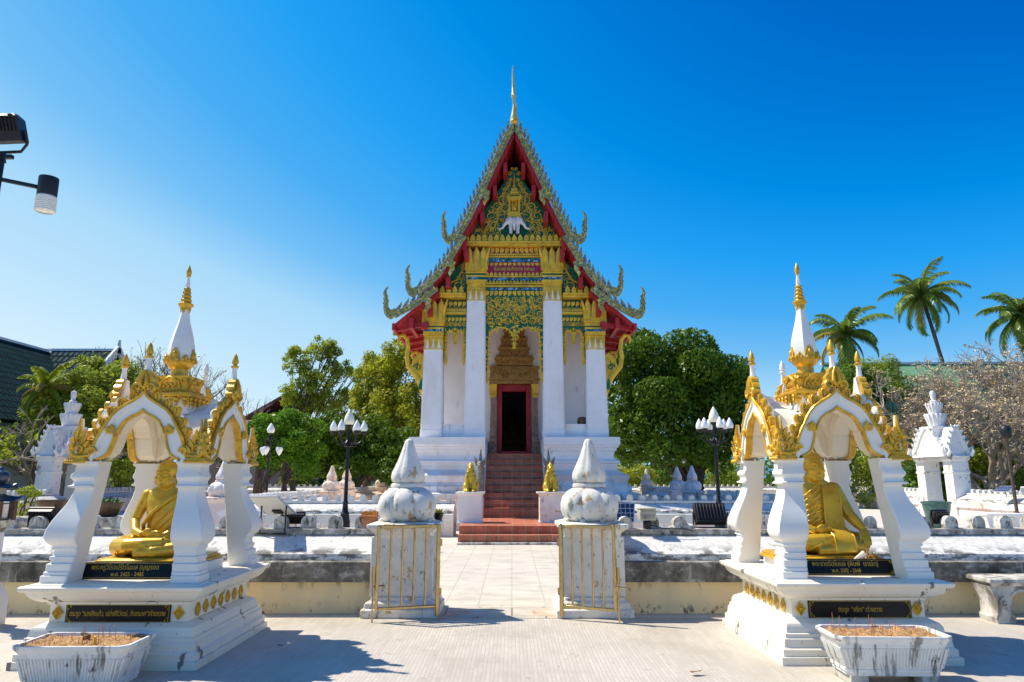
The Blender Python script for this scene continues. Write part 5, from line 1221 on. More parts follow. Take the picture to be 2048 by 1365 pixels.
# ---------------------------------------------------------------- solar panel and floodlights along the front wall
t = thing('solar_panel', 'tilted solar panel with white underside on the left wall', 'solar panel', (0,0,0), 0, 'solar panels')
A,B_,Cc,D_ = Vector((-3.36,8.86,1.36)),Vector((-2.97,8.86,1.365)),Vector((-2.83,9.23,1.125)),Vector((-3.205,9.23,1.115))
t.location = (A+Cc)/2; o_ = t.location.copy()
b = MB(); n_ = (B_-A).cross(D_-A).normalized()
if n_.z < 0: n_ = -n_
V8 = [p-o_ for p in (A,B_,Cc,D_)]; V8 += [p+n_*.022 for p in V8[:4]]
b.add(V8, [(0,1,2,3),(7,6,5,4),(0,4,5,1),(1,5,6,2),(2,6,7,3),(3,7,4,0)]); b.k = 1
ins = lambda p: p*.93
b.add([ins(p)+n_*.0235 for p in V8[:4]], [(3,2,1,0)]); b.k = 2
b.add([ins(p)-n_*.0015 for p in V8[:4]], [(0,1,2,3)]); obj('panel', b, [M_alu, M_panel, M_pback], t)
b = MB(); M = Matrix.Identity(4); M.translation = Vector((.08,.10,-.075)); u = (B_-A).normalized(); w = (D_-A).normalized(); b.obox(Matrix((u,w,n_)).transposed().to_4x4() , .055,.035,.014); b.xf(Matrix.Translation(Vector((.05,.09,-.078)))); b.tube([(.08,.11,-.09),(.13,.12,-.15),(.12,.14,-.20),(.17,.15,-.30)],.006,6); obj('junction_box', b, M_black, t)
b = MB()
for (x,y) in ((-.13,0.02),(.20,-.02)): b.tube([(x,y-.02,-.34),(x,y-.02,.0 if x > 0 else .02)],.010,8)
b.tube([(-.16,0,-.345),(.22,-.04,-.345)],.009,6); obj('stand', b, M_iron, t)
def flood(label, loc, rotz, w=.3, h=.22, tilt=-35, m=None, group='black floodlights on the wall'):
    m = m or M_black
    t = thing('floodlight', label, 'floodlight', loc, rotz, group)
    b = MB(); b.box(-w/2,w/2,-.03,.03,-h/2,h/2)
    for k in range(9): b.box(-w*.42+w*.105*k-.006,-w*.42+w*.105*k+.006,-.055,-.029,-h*.4,h*.4)
    b.box(-w/2-.012,w/2+.012,.028,.05,-h/2-.012,h/2+.012)
    obj('housing', b, m, t, (0,0,.05+h/2), (R(tilt),0,0), bevel=.004)
    b = MB(); b.box(-w/2-.03,-w/2-.018,-.02,.02,0,.06+h/2); b.box(w/2+.018,w/2+.03,-.02,.02,0,.06+h/2); b.box(-w/2-.03,w/2+.03,-.02,.02,0,.008); obj('bracket', b, m, t)
    return t
flood('black floodlight behind a merlon under the tilted solar panel', (-2.90,9.31,.952), R(4), .30, .13, 20)
flood('black floodlight on the wall left of the bare-shouldered statue shrine', (-6.20,9.31,.952), R(-6), .34, .20, 40)
flood('large tilted black floodlight on the wall between robed statue shrine and beige floodlight', (2.62,9.30,.952), R(-3), .40, .27, -32)
flood('black floodlight on the wall near the green glazed jar', (5.66,9.31,.952), R(5), .20, .16, 15)
t = thing('floodlight', 'beige boxy floodlight with vents on the wall beside the right pillar', 'floodlight', (1.745,9.12,.952))
b = MB(); b.loft([[(-.10,-.10,.105),(.10,-.10,.105),(.10,.10,.12),(-.10,.10,.12)],[(-.105,-.11,.21),(.105,-.11,.21),(.105,.12,.22),(-.105,.12,.22)],[(-.10,-.09,.245),(.10,-.09,.245),(.10,.12,.25),(-.10,.12,.25)]])
b.box(-.11,.11,-.12,.13,.245,.262)
obj('housing', b, M_beige, t, bevel=.006)
b = MB()
for k in range(11): b.box(-.075+.0145*k,-.067+.0145*k,-.113,-.10,.125,.185)
obj('vent_slots', b, M_bench, t)
b = MB(); b.ell((0,-.09,.075),(.045,.03,.035),12,8); b.box(-.045,.045,-.04,.04,0,.11); b.tube([(.03,-.06,.05),(.18,-.12,.012),(.42,-.14,.006),(.55,-.13,-.01)],.006,6); obj('cable_gland', b, M_black, t)
t = thing('solar_panel', 'small blue solar panel half hidden behind the right onion pillar bulb', 'solar panel', (1.50,9.30,.952), R(-8), 'solar panels')
b = MB(); b.box(-.12,.12,-.012,.012,-.13,.13); b.k = 1; b.box(-.108,.108,-.0135,-.0119,-.118,.118); obj('panel', b, [M_alu, M_panel], t, (0,0,.20), (R(-14),R(4),0)); b = MB(); b.tube([(0,.02,0),(0,.02,.2)],.012,8); obj('stand', b, M_iron, t)
for (x,y,lab) in ((18.75,26.6,'distant solar panel lying on the right side wall'),):
    t = thing('solar_panel', lab, 'solar panel', (x,y,1.12), R(-78), 'solar panels'); b = MB(); b.box(-.32,.32,-.015,.015,-.22,.22); b.k = 1; b.box(-.30,.30,-.0165,-.0149,-.20,.20); obj('panel', b, [M_alu, M_panel], t, (0,0,.05), (R(-62),0,0)); b = MB(); b.tube([(0,.05,-.24),(0,.05,.03)],.015,6); obj('stand', b, M_iron, t)
flood('small distant floodlight beside the solar panel on the right side wall', (19.2,26.1,.952), R(-60), .34, .26, -20, M_alu, 'lights on the side wall')
# ---------------------------------------------------------------- pots and jars
t = thing('flower_pot', 'terracotta bowl of dried orange plants on the wall beside the left pillar', 'flower pot', (-1.845,9.14,.953), 0)
b = MB(); b.lathe([(.055,0),(.075,.03),(.10,.09),(.105,.12),(.098,.145),(.125,.155),(.127,.17),(.10,.172),(.095,.15)],24); obj('bowl', b, M_clay, t)
q = random.Random(9); b = MB()
for k in range(90):
    a = q.uniform(0,2*PI); r = .10*math.sqrt(q.random()); p0 = Vector((r*math.cos(a),r*math.sin(a),.165)); d = Vector((q.gauss(0,.5),q.gauss(0,.5),1)).normalized(); b.prism(flame(.018,q.uniform(.03,.075),.006,4), p0, d.orthogonal(), d, .002)
obj('dried_plants', b, mat('dry_orange_leaves',(.50,.24,.03),.8,var=.4,vs=40,island=((.60,.36,.03),(.34,.15,.03))), t)
t = thing('flower_pot', 'small dark pot with a yellow leaf peeking behind the left onion bulb', 'flower pot', (-.955,9.11,1.052))
b = MB(); b.lathe([(.045,0),(.06,.05),(.07,.085),(.08,.09),(.08,.10),(.06,.1)],18); obj('bowl', b, M_iron, t)
b = MB()
for k in range(12):
    a = k*.7; d = Vector((.5*math.cos(a),.5*math.sin(a),1)).normalized(); b.prism(flame(.03,.07,.01,4),(.02*math.cos(a),.02*math.sin(a),.09),d.orthogonal(),d,.002)
obj('leaves', b, mat('yellow_leaves',(.45,.38,.03),.7,island=((.5,.42,.03),(.15,.25,.03))), t)
def jar(label, loc, r, h, m, rim=1.0, plant=False, group=None):
    t = thing('glazed_jar', label, 'jar', loc, 0, group)
    b = MB(); b.lathe([(r*.52,0),(r*.60,h*.05),(r*.80,h*.4),(r*.96,h*.78),(r*.98,h*.9),(r*1.06,h*.93),(r*1.06,h),(r*.92,h),(r*.90,h*.9)],32); obj('vessel', b, m, t)
    if plant:
        q = random.Random(int(r*1000)); g = MB()
        for k in range(40):
            a = q.uniform(0,2*PI); d = Vector((q.gauss(0,.8),q.gauss(0,.8),.8)).normalized(); g.prism(flame(.05,q.uniform(.08,.2),.02,4),(r*.5*math.cos(a),r*.5*math.sin(a),h*.93),d.orthogonal(),d,.003)
        obj('leaves', g, M_lf_small, t)
    return t
M_lf_small = mat('potted_leaves',(.08,.20,.03),.6,island=((.06,.15,.02),(.14,.28,.04)))
def stone_block(label, x, y, hx, hy, h):
    t = thing('jar_stand', label, 'stand', (x,y,0)); b = MB(); b.stack([(hx,hy,0),(hx,hy,h*.7),(hx*1.08,hy*1.08,h*.75),(hx*1.08,hy*1.08,h)]); obj('block', b, M_coping, t, bevel=.02); return t
stone_block('dark stone base under the dragon jar seen between the left shrine pillars', -10.35, 18.0, .62, .5, .62)
jar('brown dragon jar with sprouts seen between the left shrine pillars', (-10.35,18.0,.62), .37, .36, M_jar, plant=True, group='brown glazed jars')
stone_block('dark stone base under the jar behind the leftmost shrine pillar', -12.0, 18.3, .62, .5, .62)
jar('brown glazed jar behind the leftmost shrine pillar', (-12.0,18.3,.62), .37, .40, M_jar, group='brown glazed jars')
jar('large green glazed jar on the ground before the right gatehouse', (13.3,22.0,0), .40, .86, M_jarg)
# ---------------------------------------------------------------- benches
def bench(label, loc, rotz, w, m, h=.49, d=.42):
    t = thing('stone_bench', label, 'bench', loc, rotz)
    b = MB(); b.stack([(w/2-.05,d/2-.04,h-.09),(w/2-.03,d/2-.03,h-.06),(w/2,d/2,h-.05),(w/2,d/2,h-.012),(w/2-.02,d/2-.02,h)]); obj('seat', b, m, t, bevel=.005)
    for s in (-1,1):
        b = MB(); x = s*(w/2-.17)
        pts = [(-.10,0),(.10,0),(.11,.06),(.085,.10),(.08,.22),(.11,.31),(.15,h-.09),(-.15,h-.09),(-.11,.31),(-.08,.22),(-.085,.10),(-.11,.06)]
        b.prism([(x+a,z) for a,z in pts], (0,-d/2+.06,0), t=d-.12, N=(0,-1,0))
        for y in (-d/2+.055, d/2-.055): volute(b,(x,y,.22),(1,0,0),(0,0,1),.06,.014,1.2,R(90),1,16)
        obj('leg', b, m, t)
    b = MB(); P = [(-w/2+.26,.30),(-w/2+.32,h-.14),(0,h-.10),(w/2-.32,h-.14),(w/2-.26,.30)]
    b.tube([(x,-d/2+.07,z) for x,z in resamp(P,24)],.022,6); b.box(-w/2+.3,w/2-.3,-.04,.04,h-.15,h-.09); obj('apron', b, m, t); return t
bench('stained white stone bench with scrolled legs against the right wall', (6.12,8.22,0), 0, 1.55, M_bench)
bench('small white concrete bench standing in the court behind the right wall', (13.9,20.0,0), .1, 1.2, M_white, .6)
# ---------------------------------------------------------------- stone lantern at the left edge
t = thing('stone_lantern', 'dark little pagoda lantern on a lotus column at the left edge', 'lantern', (-5.81,7.9,0))
b = MB(); b.stack([(.17,.17,0),(.17,.17,.28),(.14,.14,.38),(.10,.10,.46),(.085,.085,.5),(.085,.085,1.0)]); obj('column', b, M_white, t, bevel=.01)
b = MB(); b.lathe([(.07,.99),(.11,1.02),(.155,1.07),(.17,1.13),(.10,1.14)],24,fn=lambda a: 1+.07*math.cos(8*a))
for k in range(8):
    a = 2*PI*k/8; Nn = Vector((math.cos(a),math.sin(a),0)); b.prism(flame(.11,.15), Nn*.10+Vector((0,0,1.02)), (-math.sin(a),math.cos(a),0), (Nn*.55+Vector((0,0,.8))).normalized(), .02, Nn)
obj('lotus_capital', b, M_bench, t)
b = MB()
for sx in (-1,1):
    for sy in (-1,1): b.box(sx*.115-.03,sx*.115+.03,sy*.115-.03,sy*.115+.03,1.13,1.34)
b.box(-.14,.14,-.14,.14,1.125,1.15); obj('lantern_box', b, M_jar, t)
M_bluem = mat('blue_grey_glaze',(.035,.055,.09),.3,var=.3,vs=12,spec=.7)
def curved_roof(b, z, r, h):
    rings = []
    for f, dz in ((1.0,0),(.96,.012),(.7,h*.35),(.4,h*.75),(.3,h)):
        ring = []
        for k in range(24):
            a = 2*PI*k/24; c = abs(math.cos(3*a)); ring.append((r*f*math.cos(a)*(1+.14*c**6*f),r*f*math.sin(a)*(1+.14*c**6*f),z+dz+.05*c**6*f*f))
        rings.append(ring)
    b.loft(rings)
b = MB(); curved_roof(b, 1.335, .26, .08); obj('lower_roof', b, M_bluem, t)
b = MB(); b.lathe([(.085,1.40),(.09,1.48),(.08,1.49)],6)
obj('upper_box', b, M_bench, t)
b = MB(); curved_roof(b, 1.48, .19, .06); b.lathe([(.05,1.53),(.085,1.555),(.10,1.60),(.085,1.65),(.05,1.675),(.035,1.68),(.03,1.70),(.008,1.72)],20,fn=lambda a: 1+.04*math.cos(6*a)); obj('upper_roof', b, M_bluem, t)
# ---------------------------------------------------------------- gatehouses in the side walls
M_gatew = mat('gatehouse_plaster',(.76,.755,.74),.75,var=.04,vs=3,bump=.15,bs=9,layers=[((.12,.11,.10),(2.5,2.5,1.4),.62,.74,.8),((.06,.055,.05),(7,7,5),.66,.74,.8)])
def gatehouse(label, loc, rotz):
    t = thing('gatehouse', label, 'gatehouse', loc, rotz, 'tiered white gatehouses')
    for s in (-1,1):
        b = MB(); x = s*1.02; b.stack([(.36,.42,0),(.36,.42,.5),(.30,.36,.55),(.30,.36,1.75),(.33,.39,1.78),(.33,.39,1.85),(.30,.36,1.88),(.30,.36,2.3),(.36,.42,2.36),(.36,.42,2.5)], (x,0,0)); obj('pillar', b, M_gatew, t)
    b = MB()
    b.box(-.70,.70,-.30,.30,2.30,2.5)
    obj('lintel', b, M_gatew, t)
    # gabled concave roof along the passage with crossed gable
    for q_ in range(2):
        M = Matrix.Rotation(PI/2*q_,4,'Z'); b = MB(); W = 1.46 if q_ == 0 else .62; Lh = .50 if q_ == 0 else 1.30
        pr = [(W,2.50),(W*.78,2.62),(W*.55,2.95),(W*.34,3.35),(W*.16,3.62),(0,3.78)]; full = pr+[(-x,z) for x,z in pr[::-1][1:]]
        b.prism(full, (0,-Lh,0), t=2*Lh, N=(0,-1,0)); b.xf(M)
        obj('roof', b, M_gatew, t)
        for s in (-1,1):
            b = MB(); b.tube([(x,s*Lh,z+.03) for x,z in resamp(full,21)], .06, 8)
            for e in (-1,1): b.tube([(e*W*.95,s*Lh,2.55),(e*W*1.06,s*Lh,2.70),(e*W*1.02,s*Lh,2.95)],[.08,.07,.01],8)
            for k in range(5):
                for e in (-1,1):
                    x,z = resamp(pr,12)[2+k*2]; b.prism(flame(.14,.2), (e*x,s*Lh-.03,z+.04), (1,0,0),Vector((e*.5,0,.8)).normalized(), .06, (0,-1,0))
            b.xf(M); obj('verge', b, M_gatew, t)
    def flute(a): return 1+.06*math.cos(16*a)
    b = MB(); b.stack([(.44,.44,3.3),(.44,.44,3.72),(.50,.50,3.76),(.50,.50,3.86),(.32,.32,3.88)]); obj('drum', b, M_gatew, t)
    b = MB(); b.lathe([(.29,3.86),(.31,3.92),(.39,4.20),(.44,4.38),(.42,4.44),(.23,4.46),(.24,4.52),(.31,4.72),(.345,4.88),(.33,4.93),(.14,4.95),(.15,5.0)],48,fn=flute); obj('lotus_tier', b, M_gatew, t)
    b = MB(); b.lathe([(.14,4.99),(.17,5.02),(.10,5.06),(.085,5.1),(.12,5.28),(.125,5.38),(.10,5.47),(.03,5.5)],16); obj('finial', b, M_gatew, t)
gatehouse('white gatehouse with fluted lotus tiers behind the left shrine', (-20.1,31.2,0), PI/2)
gatehouse('sunlit white gatehouse with fluted lotus tiers right of the right shrine', (19.3,31.2,0), PI/2)
# ---------------------------------------------------------------- buildings beyond the walls
M_cream2 = mat('cream_render',(.60,.54,.42),.8,var=.06,vs=1)
M_dtile = mat('shaded_dark_green_roof_tile',(.016,.050,.050),.95,spec=.02,var=.25,vs=1.5,hand=bricky(.42,.36,(.010,.018,.02),.05,0.,'XY'))  # darker copy of the green tile, side roof's shade put into its colour
M_dtile2 = mat('grey_green_roof_tile',(.065,.10,.105),.95,spec=.02,var=.2,vs=1.5,hand=bricky(.36,.5,(.012,.022,.024),.09,0.,'XY'))
M_tin = mat('teal_tin_roof',(.14,.40,.42),.35,.2,var=.1,hand=bricky(.2,30,(.08,.26,.28),.03,0.,'XY'))
M_gtin = mat('pale_green_roof',(.17,.36,.20),.5,var=.10,vs=.5,hand=bricky(60,2.6,(.10,.22,.13),.03,0.,'XZ'))
M_rroof = mat('red_brown_roof',(.20,.075,.055),.6,var=.15,hand=bricky(.5,.4,(.10,.035,.03),.03,0.,'XY'))
M_pink = mat('pinkish_wall',(.50,.36,.32),.8,var=.06)
def gable_roof(b, a, c, w, zr, ze, t=.18):
    "ridge from a to c (plan), half width w, ridge and eave heights"
    a = Vector(a+(0,)); c = Vector(c+(0,)); d = (c-a).normalized(); n = Vector((-d.y,d.x,0)); Z = Vector((0,0,1))
    for s in (-1,1):
        q = [a+Z*zr, c+Z*zr, c+n*s*w+Z*ze, a+n*s*w+Z*ze]; q = q if s < 0 else q[::-1]; lo = [p-Z*t for p in q]
        b.add(q+lo, [(0,1,2,3),(7,6,5,4),(0,4,5,1),(1,5,6,2),(2,6,7,3),(3,7,4,0)])
tl = thing('temple_building', 'large hall with dark green tiled roofs and a pale gable at far left', 'building', (-31,42,0))
b = MB(); b.box(-36,-.5,-14,12,0,5.6); b.box(-.5,4.2,-1.5,7.5,0,5.6); obj('wall', b, M_cream2, tl)
b = MB(); gable_roof(b, (0,-18), (0,3.02), 6.2, 9.85, 4.4); obj('side_roof', b, M_dtile, tl, smooth=0)
b = MB(); gable_roof(b, (0.2,3), (4.55,3), 4.9, 9.95, 5.2); obj('end_roof', b, M_dtile2, tl, smooth=0)
b = MB(); b.prism([(-4.4,5.5),(4.4,5.5),(0,9.85)], (4.2,3,0), (0,1,0),(0,0,1), .15, (1,0,0))
obj('gable_wall', b, M_cream2, tl)
b = MB()
for s in (-1,1): b.beam((4.62,3,10.05),(4.62,3+s*5.0,5.2),.16,.42)
b.prism([(-.22,0),(.22,0),(.04,.95),(-.04,.95)], (4.7,3,9.7),(0,1,0),(0,0,1),.12,(1,0,0)); b.box(-.2,4.6,2.9,3.1,9.9,10.06); b.box(-.1,.1,-18,2.9,9.8,9.95); obj('verge_board', b, M_white, tl)
ts = thing('shed', 'low cream shed with a teal tin roof at the left edge', 'shed', (-28.6,36,0))
b = MB(); b.box(-6,5.0,-2,3,0,2.35); b.box(1.6,1.7,-2.03,-2.0,0,2.3); obj('wall', b, M_cream2, ts)
b = MB(); b.add([(-7,-3.0,2.42),(5.8,-3.0,2.42),(5.8,3.5,3.2),(-7,3.5,3.2),(-7,-3.0,2.36),(5.8,-3.0,2.36),(5.8,3.5,3.14),(-7,3.5,3.14)],[(0,1,2,3),(7,6,5,4),(0,4,5,1),(1,5,6,2),(2,6,7,3),(3,7,4,0)]); obj('roof', b, M_tin, ts, smooth=0)
th = thing('house', 'red brown roofed house half hidden by trees between left shrine and hall', 'house', (-21,62,0))
b = MB(); b.box(-2.3,9,-3,5,0,6.6); obj('wall', b, M_pink, th)
b = MB(); gable_roof(b,(2.2,-4.2),(2.2,6),4.6,8.9,6.2,.25); obj('roof', b, M_rroof, th, smooth=0)
b = MB(); gable_roof(b,(-4.2,-6),(4,-6),3.2,6.2,4.6,.2); obj('lower_roof', b, M_rroof, th, smooth=0)
b = MB(); b.box(-3.6,4,-8,-3.05,0,4.7); obj('annex_wall', b, M_pink, th)
tg = thing('long_building', 'long building with pale green roof behind the bare frangipani trees', 'building', (46.6,58,0))
b = MB(); b.box(-17,30,-2,10,0,5.4); obj('wall', b, M_cream2, tg)
b = MB(); b.add([(-18,-4,4.6),(31,-4,4.6),(31,4,12.0),(-18,4,11.75),(-18,-4,4.4),(31,-4,4.4),(31,4,11.8),(-18,4,11.55)],[(0,1,2,3),(7,6,5,4),(0,4,5,1),(1,5,6,2),(2,6,7,3),(3,7,4,0)])
b.add([(-18,4.02,11.75),(31,4.02,12.0),(31,12,4.6),(-18,12,4.6)],[(0,1,2,3)]); obj('roof', b, M_gtin, tg, smooth=0)
b = MB(); b.beam((-18.2,4,11.85),(31,4,12.1),.3,.2); obj('ridge_cap', b, M_white, tg)
# ---------------------------------------------------------------- vegetation
def leafmat(name, a, c, tr=.35, rough=.45):
    a = [min(.5,x*1.9) for x in a]; c = [min(.5,x*1.75) for x in c]
    m = [ (p+q_)/2 for p,q_ in zip(a,c)]
    return mat(name, m, rough, var=.2, vs=.9, island=(a,c), trans=tr, spec=.22)
M_l_dark = leafmat('dark_leaf',(.026,.062,.004),(.085,.140,.008),.3,.4)
M_l_mid  = leafmat('mid_leaf',(.036,.085,.008),(.105,.165,.015),.35)
M_l_oliv = leafmat('olive_leaf',(.10,.145,.012),(.25,.275,.024),.55)
M_l_yel  = leafmat('yellow_green_leaf',(.10,.150,.012),(.22,.25,.025),.45)
M_l_brig = leafmat('bright_leaf',(.036,.105,.005),(.11,.20,.012),.45,.4)
M_l_gold = leafmat('golden_olive_leaf',(.125,.155,.010),(.32,.31,.022),.55)
M_l_palm = leafmat('palm_leaf',(.06,.11,.014),(.155,.19,.03),.3,.3)
M_l_palmy= leafmat('palm_leaf_dry',(.16,.14,.03),(.30,.23,.06),.3,.4)
M_flower = mat('frangipani_buds',(.60,.48,.28),.8,var=.2,vs=5,island=((.66,.55,.34),(.46,.36,.2)))
def leaves(b, cl, n, size, q, up=.35, asp=.45, shell=.55, droop=0):
    W = [max(.05,c[1][0]*c[1][1]+c[1][0]*c[1][2]) for c in cl]; tot = sum(W)
    for (c, r), w in zip(cl, W):
        for k in range(int(n*w/tot)):
            d = Vector((q.gauss(0,1),q.gauss(0,1),q.gauss(0,1))).normalized(); rr = shell+(1.06-shell)*q.random()**.6
            p = Vector((c[0]+r[0]*d.x*rr, c[1]+r[1]*d.y*rr, c[2]+r[2]*d.z*rr))
            nn = (d*.6+Vector((q.gauss(0,.5),q.gauss(0,.5),q.gauss(0,.5)+up))).normalized()
            u = nn.orthogonal(); u.rotate(Matrix.Rotation(q.uniform(0,6.28),3,nn)); u = (u+Vector((0,0,-droop))).normalized(); v = nn.cross(u).normalized(); s = size*q.uniform(.6,1.35)
            b.add([p-u*s*.5, p+v*s*asp*.5-nn*s*.05, p+u*s*.5-nn*s*.10, p-v*s*asp*.5-nn*s*.05], [(0,1,2,3)])
def lumps(c, r, n, q, k=.42):
    "break a big crown ellipsoid into lumps lying on its surface"
    o = [(c, tuple(x*.72 for x in r))]
    for i in range(n):
        d = Vector((q.gauss(0,1),q.gauss(0,1),q.gauss(0,.8)+.15)).normalized(); s = k*q.uniform(.6,1.25)
        o.append(((c[0]+r[0]*.78*d.x, c[1]+r[1]*.78*d.y, c[2]+r[2]*.78*d.z), (r[0]*s,r[1]*s,r[2]*s)))
    return o
def limb(b, a, c, r0, r1, q, n=6, wob=.06):
    a = Vector(a); c = Vector(c); L_ = (c-a).length; P = []
    for i in range(n+1):
        t = i/n; P.append(a.lerp(c,t)+Vector((q.gauss(0,wob),q.gauss(0,wob),0))*L_*math.sin(PI*t)*.5+Vector((0,0,.06*L_*math.sin(PI*t))))
    b.tube(P, [r0+(r1-r0)*i/n for i in range(n+1)], 7)
def tree(name, label, base, blobs, leaf, n, size, seed, trunk=.22, bark=None, up=.35, asp=.45, nl=7, droop=0, stems=1, split=.35, shell=.55, cat='tree', k=.42):
    q = random.Random(seed); t = thing(name, label, cat, (base[0],base[1],0)); o = Vector((base[0],base[1],0))
    b = MB(); cl = []
    zc = min(c[2]-r[2]*.4 for c,r in blobs); fork = Vector((0,0,max(.6,zc*split)))
    for s in range(stems):
        off = Vector((q.uniform(-.5,.5),q.uniform(-.5,.5),0))*(0 if stems == 1 else 1.2)
        limb(b, off, fork+off*.6, trunk, trunk*.8, q, 4, .03)
    for i,(c,r) in enumerate(blobs):
        lc = Vector(c)-o; cl += lumps(lc, r, nl, q, k)
        limb(b, fork+Vector((q.uniform(-.2,.2),q.uniform(-.2,.2),-.1)), lc+Vector((0,0,r[2]*.3)), trunk*.6, .03, q)
        for j in range(4): limb(b, fork.lerp(lc,.5), lc+Vector((q.uniform(-.8,.8)*r[0],q.uniform(-.8,.8)*r[1],q.uniform(-.3,.8)*r[2])), trunk*.25, .015, q)
    obj('trunk', b, bark or M_bark, t)
    b = MB(); leaves(b, cl, n, size, q, up, asp, shell, droop); obj('crown', b, leaf, t, smooth=0); return t
def P_(px, py, d, r, ry=None, rz=None):       # a crown blob seen at a pixel, radius in metres
    p = at(px, py, d); return (tuple(p), (r, ry or r*.9, rz or r*.85))
# big dark tree right of the hall
tree('banyan_tree','large dense dark green tree right of the hall, rounded at the top', (11.6,44), [P_(1300,745,44,3.1),P_(1385,752,43,3.1),P_(1262,712,45,2.0),P_(1428,800,43,2.3),P_(1250,820,44,2.3),P_(1330,845,42,3.0),P_(1420,880,43,2.3),P_(1265,900,44,1.8,None,1.2),P_(1440,760,45,1.9),P_(1385,905,43,2.0,None,1.3)], M_l_dark, 60000, .30, 1, .55, up=.15, asp=.42, nl=14, droop=.6, shell=.72, k=.36)
# trees left of the hall
tree('teak_tree','tall airy olive tree standing behind the lamp post', (-14.3,44), [P_(600,725,44,1.25),P_(640,700,44,1.15),P_(628,765,44,1.5),P_(675,745,44,1.2),P_(665,705,44,.7),P_(590,790,44,1.1),P_(690,800,45,1.1),P_(640,810,44,1.3),P_(715,755,46,.7)], M_l_oliv, 14000, .19, 2, .16, nl=12, stems=4, split=.25, shell=.1, up=.2, k=.30)
tree('flame_tree','golden olive leafy tree closest to the left side of the hall', (-8.6,41), [P_(800,720,41,1.7),P_(760,760,41,1.7),P_(825,790,40,1.9),P_(770,830,40,1.9),P_(825,860,39,1.6),P_(728,800,41,1.2),P_(810,680,42,.9),P_(740,720,42,.7)], M_l_gold, 30000, .20, 3, .25, nl=12, shell=.2, up=.2, k=.34)
tree('mango_tree','bright green low rounded tree right of the left shrine', (-12.0,33), [P_(560,850,33,1.25,None,.8),P_(525,875,33,.9,None,.7),P_(600,868,33,1.1,None,.8),P_(560,895,33,1.4,None,.9),P_(525,915,33,.9,None,.8),P_(605,915,33,1.1,None,.8)], M_l_brig, 17000, .20, 4, .16, up=.35, nl=10, shell=.6)
tree('mango_tree','dark low tree directly behind the tall lamp post', (-8.6,37), [P_(690,865,37,1.7,None,1.1),P_(750,880,37,1.7,None,1.1),P_(650,895,37,1.4,None,1.0),P_(800,895,36,1.4,None,1.1),P_(700,925,37,1.7,None,.9),P_(775,935,36,1.5,None,.8),P_(635,935,37,1.2,None,.8)], M_l_dark, 26000, .22, 5, .18, nl=10, shell=.6)
tree('mango_tree','dark leafy tree filling the gap beside the hall plinth', (-6.4,42), [P_(840,880,42,1.6),P_(800,930,43,1.6,None,1.0)], M_l_dark, 9000, .24, 25, .18, nl=10, shell=.5)
# left group
tree('tamarind_tree','sunny yellow green tree in front of the dark tiled roof', (-24.0,35), [P_(160,775,35,1.7),P_(215,770,35,1.5),P_(130,825,34,1.7),P_(200,830,34,1.8),P_(245,815,35,1.3),P_(95,850,34,1.4),P_(175,735,36,.8),P_(232,742,36,.7)], M_l_yel, 24000, .20, 6, .2, nl=9, shell=.4)
tree('shrub_tree','dark green tree behind the left shrine spire', (-20.5,40), [P_(290,790,40,1.3),P_(330,830,40,1.8),P_(400,850,40,1.8),P_(450,880,40,1.6),P_(270,860,40,1.8),P_(360,890,40,1.6)], M_l_mid, 15000, .24, 7, .2, nl=8)
# understory hedge masses
def bush(label, px, py, d, r, leaf, n, size, seed, name='bush', rz=None):
    q = random.Random(seed); p = at(px, py, d); t = thing(name, label, 'bush', (p.x, d, 0)); cl = lumps((0,0,p.z), (r, r*.8, rz or r*.7), 9, q)
    cl.append(((0,0,p.z*.45),(r*.9,r*.7,max(.3,p.z*.5))))
    b = MB(); leaves(b, cl, n, size, q); obj('foliage', b, leaf, t, smooth=0)
    b = MB()
    for k in range(5): limb(b,(q.uniform(-.2,.2),q.uniform(-.2,.2),0),(q.uniform(-.6,.6)*r,q.uniform(-.4,.4)*r,p.z+q.uniform(-.2,.3)*r),.04,.01,q)
    obj('stem', b, M_bark, t); return t
bush('yellow green bush at the foot of the trees left of the lamp post', 600, 948, 52, 1.7, M_l_yel, 3000, .25, 30)
bush('dark understory bush between the trunks behind the lamp post', 680, 945, 54, 2.2, M_l_dark, 4000, .26, 31)
bush('olive understory bush left of the hall plinth', 790, 950, 53, 2.4, M_l_mid, 4000, .26, 32)
bush('yellowish bush under the dark tree right of the hall', 1270, 950, 53, 1.7, M_l_gold, 3000, .25, 33)
bush('pale green bush under the dark tree beside the right lamp post', 1450, 945, 54, 2.0, M_l_yel, 3200, .25, 34)
bush('dark bush at the foot of the dark tree trunk', 1360, 950, 56, 2.3, M_l_dark, 3600, .26, 35)
bush('green leafy bush beside the left gatehouse pillar', 58, 985, 25.5, .42, M_l_yel, 900, .12, 36)
bush('dark green bush behind the left shrine between its pillars', 300, 900, 42, 2.0, M_l_mid, 4200, .24, 37)
bush('yellow green bush behind the back pillars of the left shrine', 245, 940, 36, 1.0, M_l_yel, 1800, .18, 38)
bush('dense green bush behind the right shrine roof', 1695, 775, 42, 2.1, M_l_mid, 11000, .20, 39, rz=2.0)
bush('yellow tipped bush right of the right shrine spire', 1765, 765, 41, 1.7, M_l_yel, 7000, .18, 40, rz=1.6)
bush('dark green bush behind the robed statue', 1650, 900, 38, 1.7, M_l_mid, 5000, .2, 41)
bush('green palm leafed undergrowth right of the robed statue', 1750, 935, 37, 1.5, M_l_yel, 3500, .2, 42)
bush('bright green undergrowth seen through the right gatehouse', 1850, 945, 39, 1.6, M_l_brig, 4000, .2, 43)
bush('green undergrowth below the bare frangipani at the right edge', 1990, 935, 38, 2.2, M_l_yel, 6000, .2, 44)
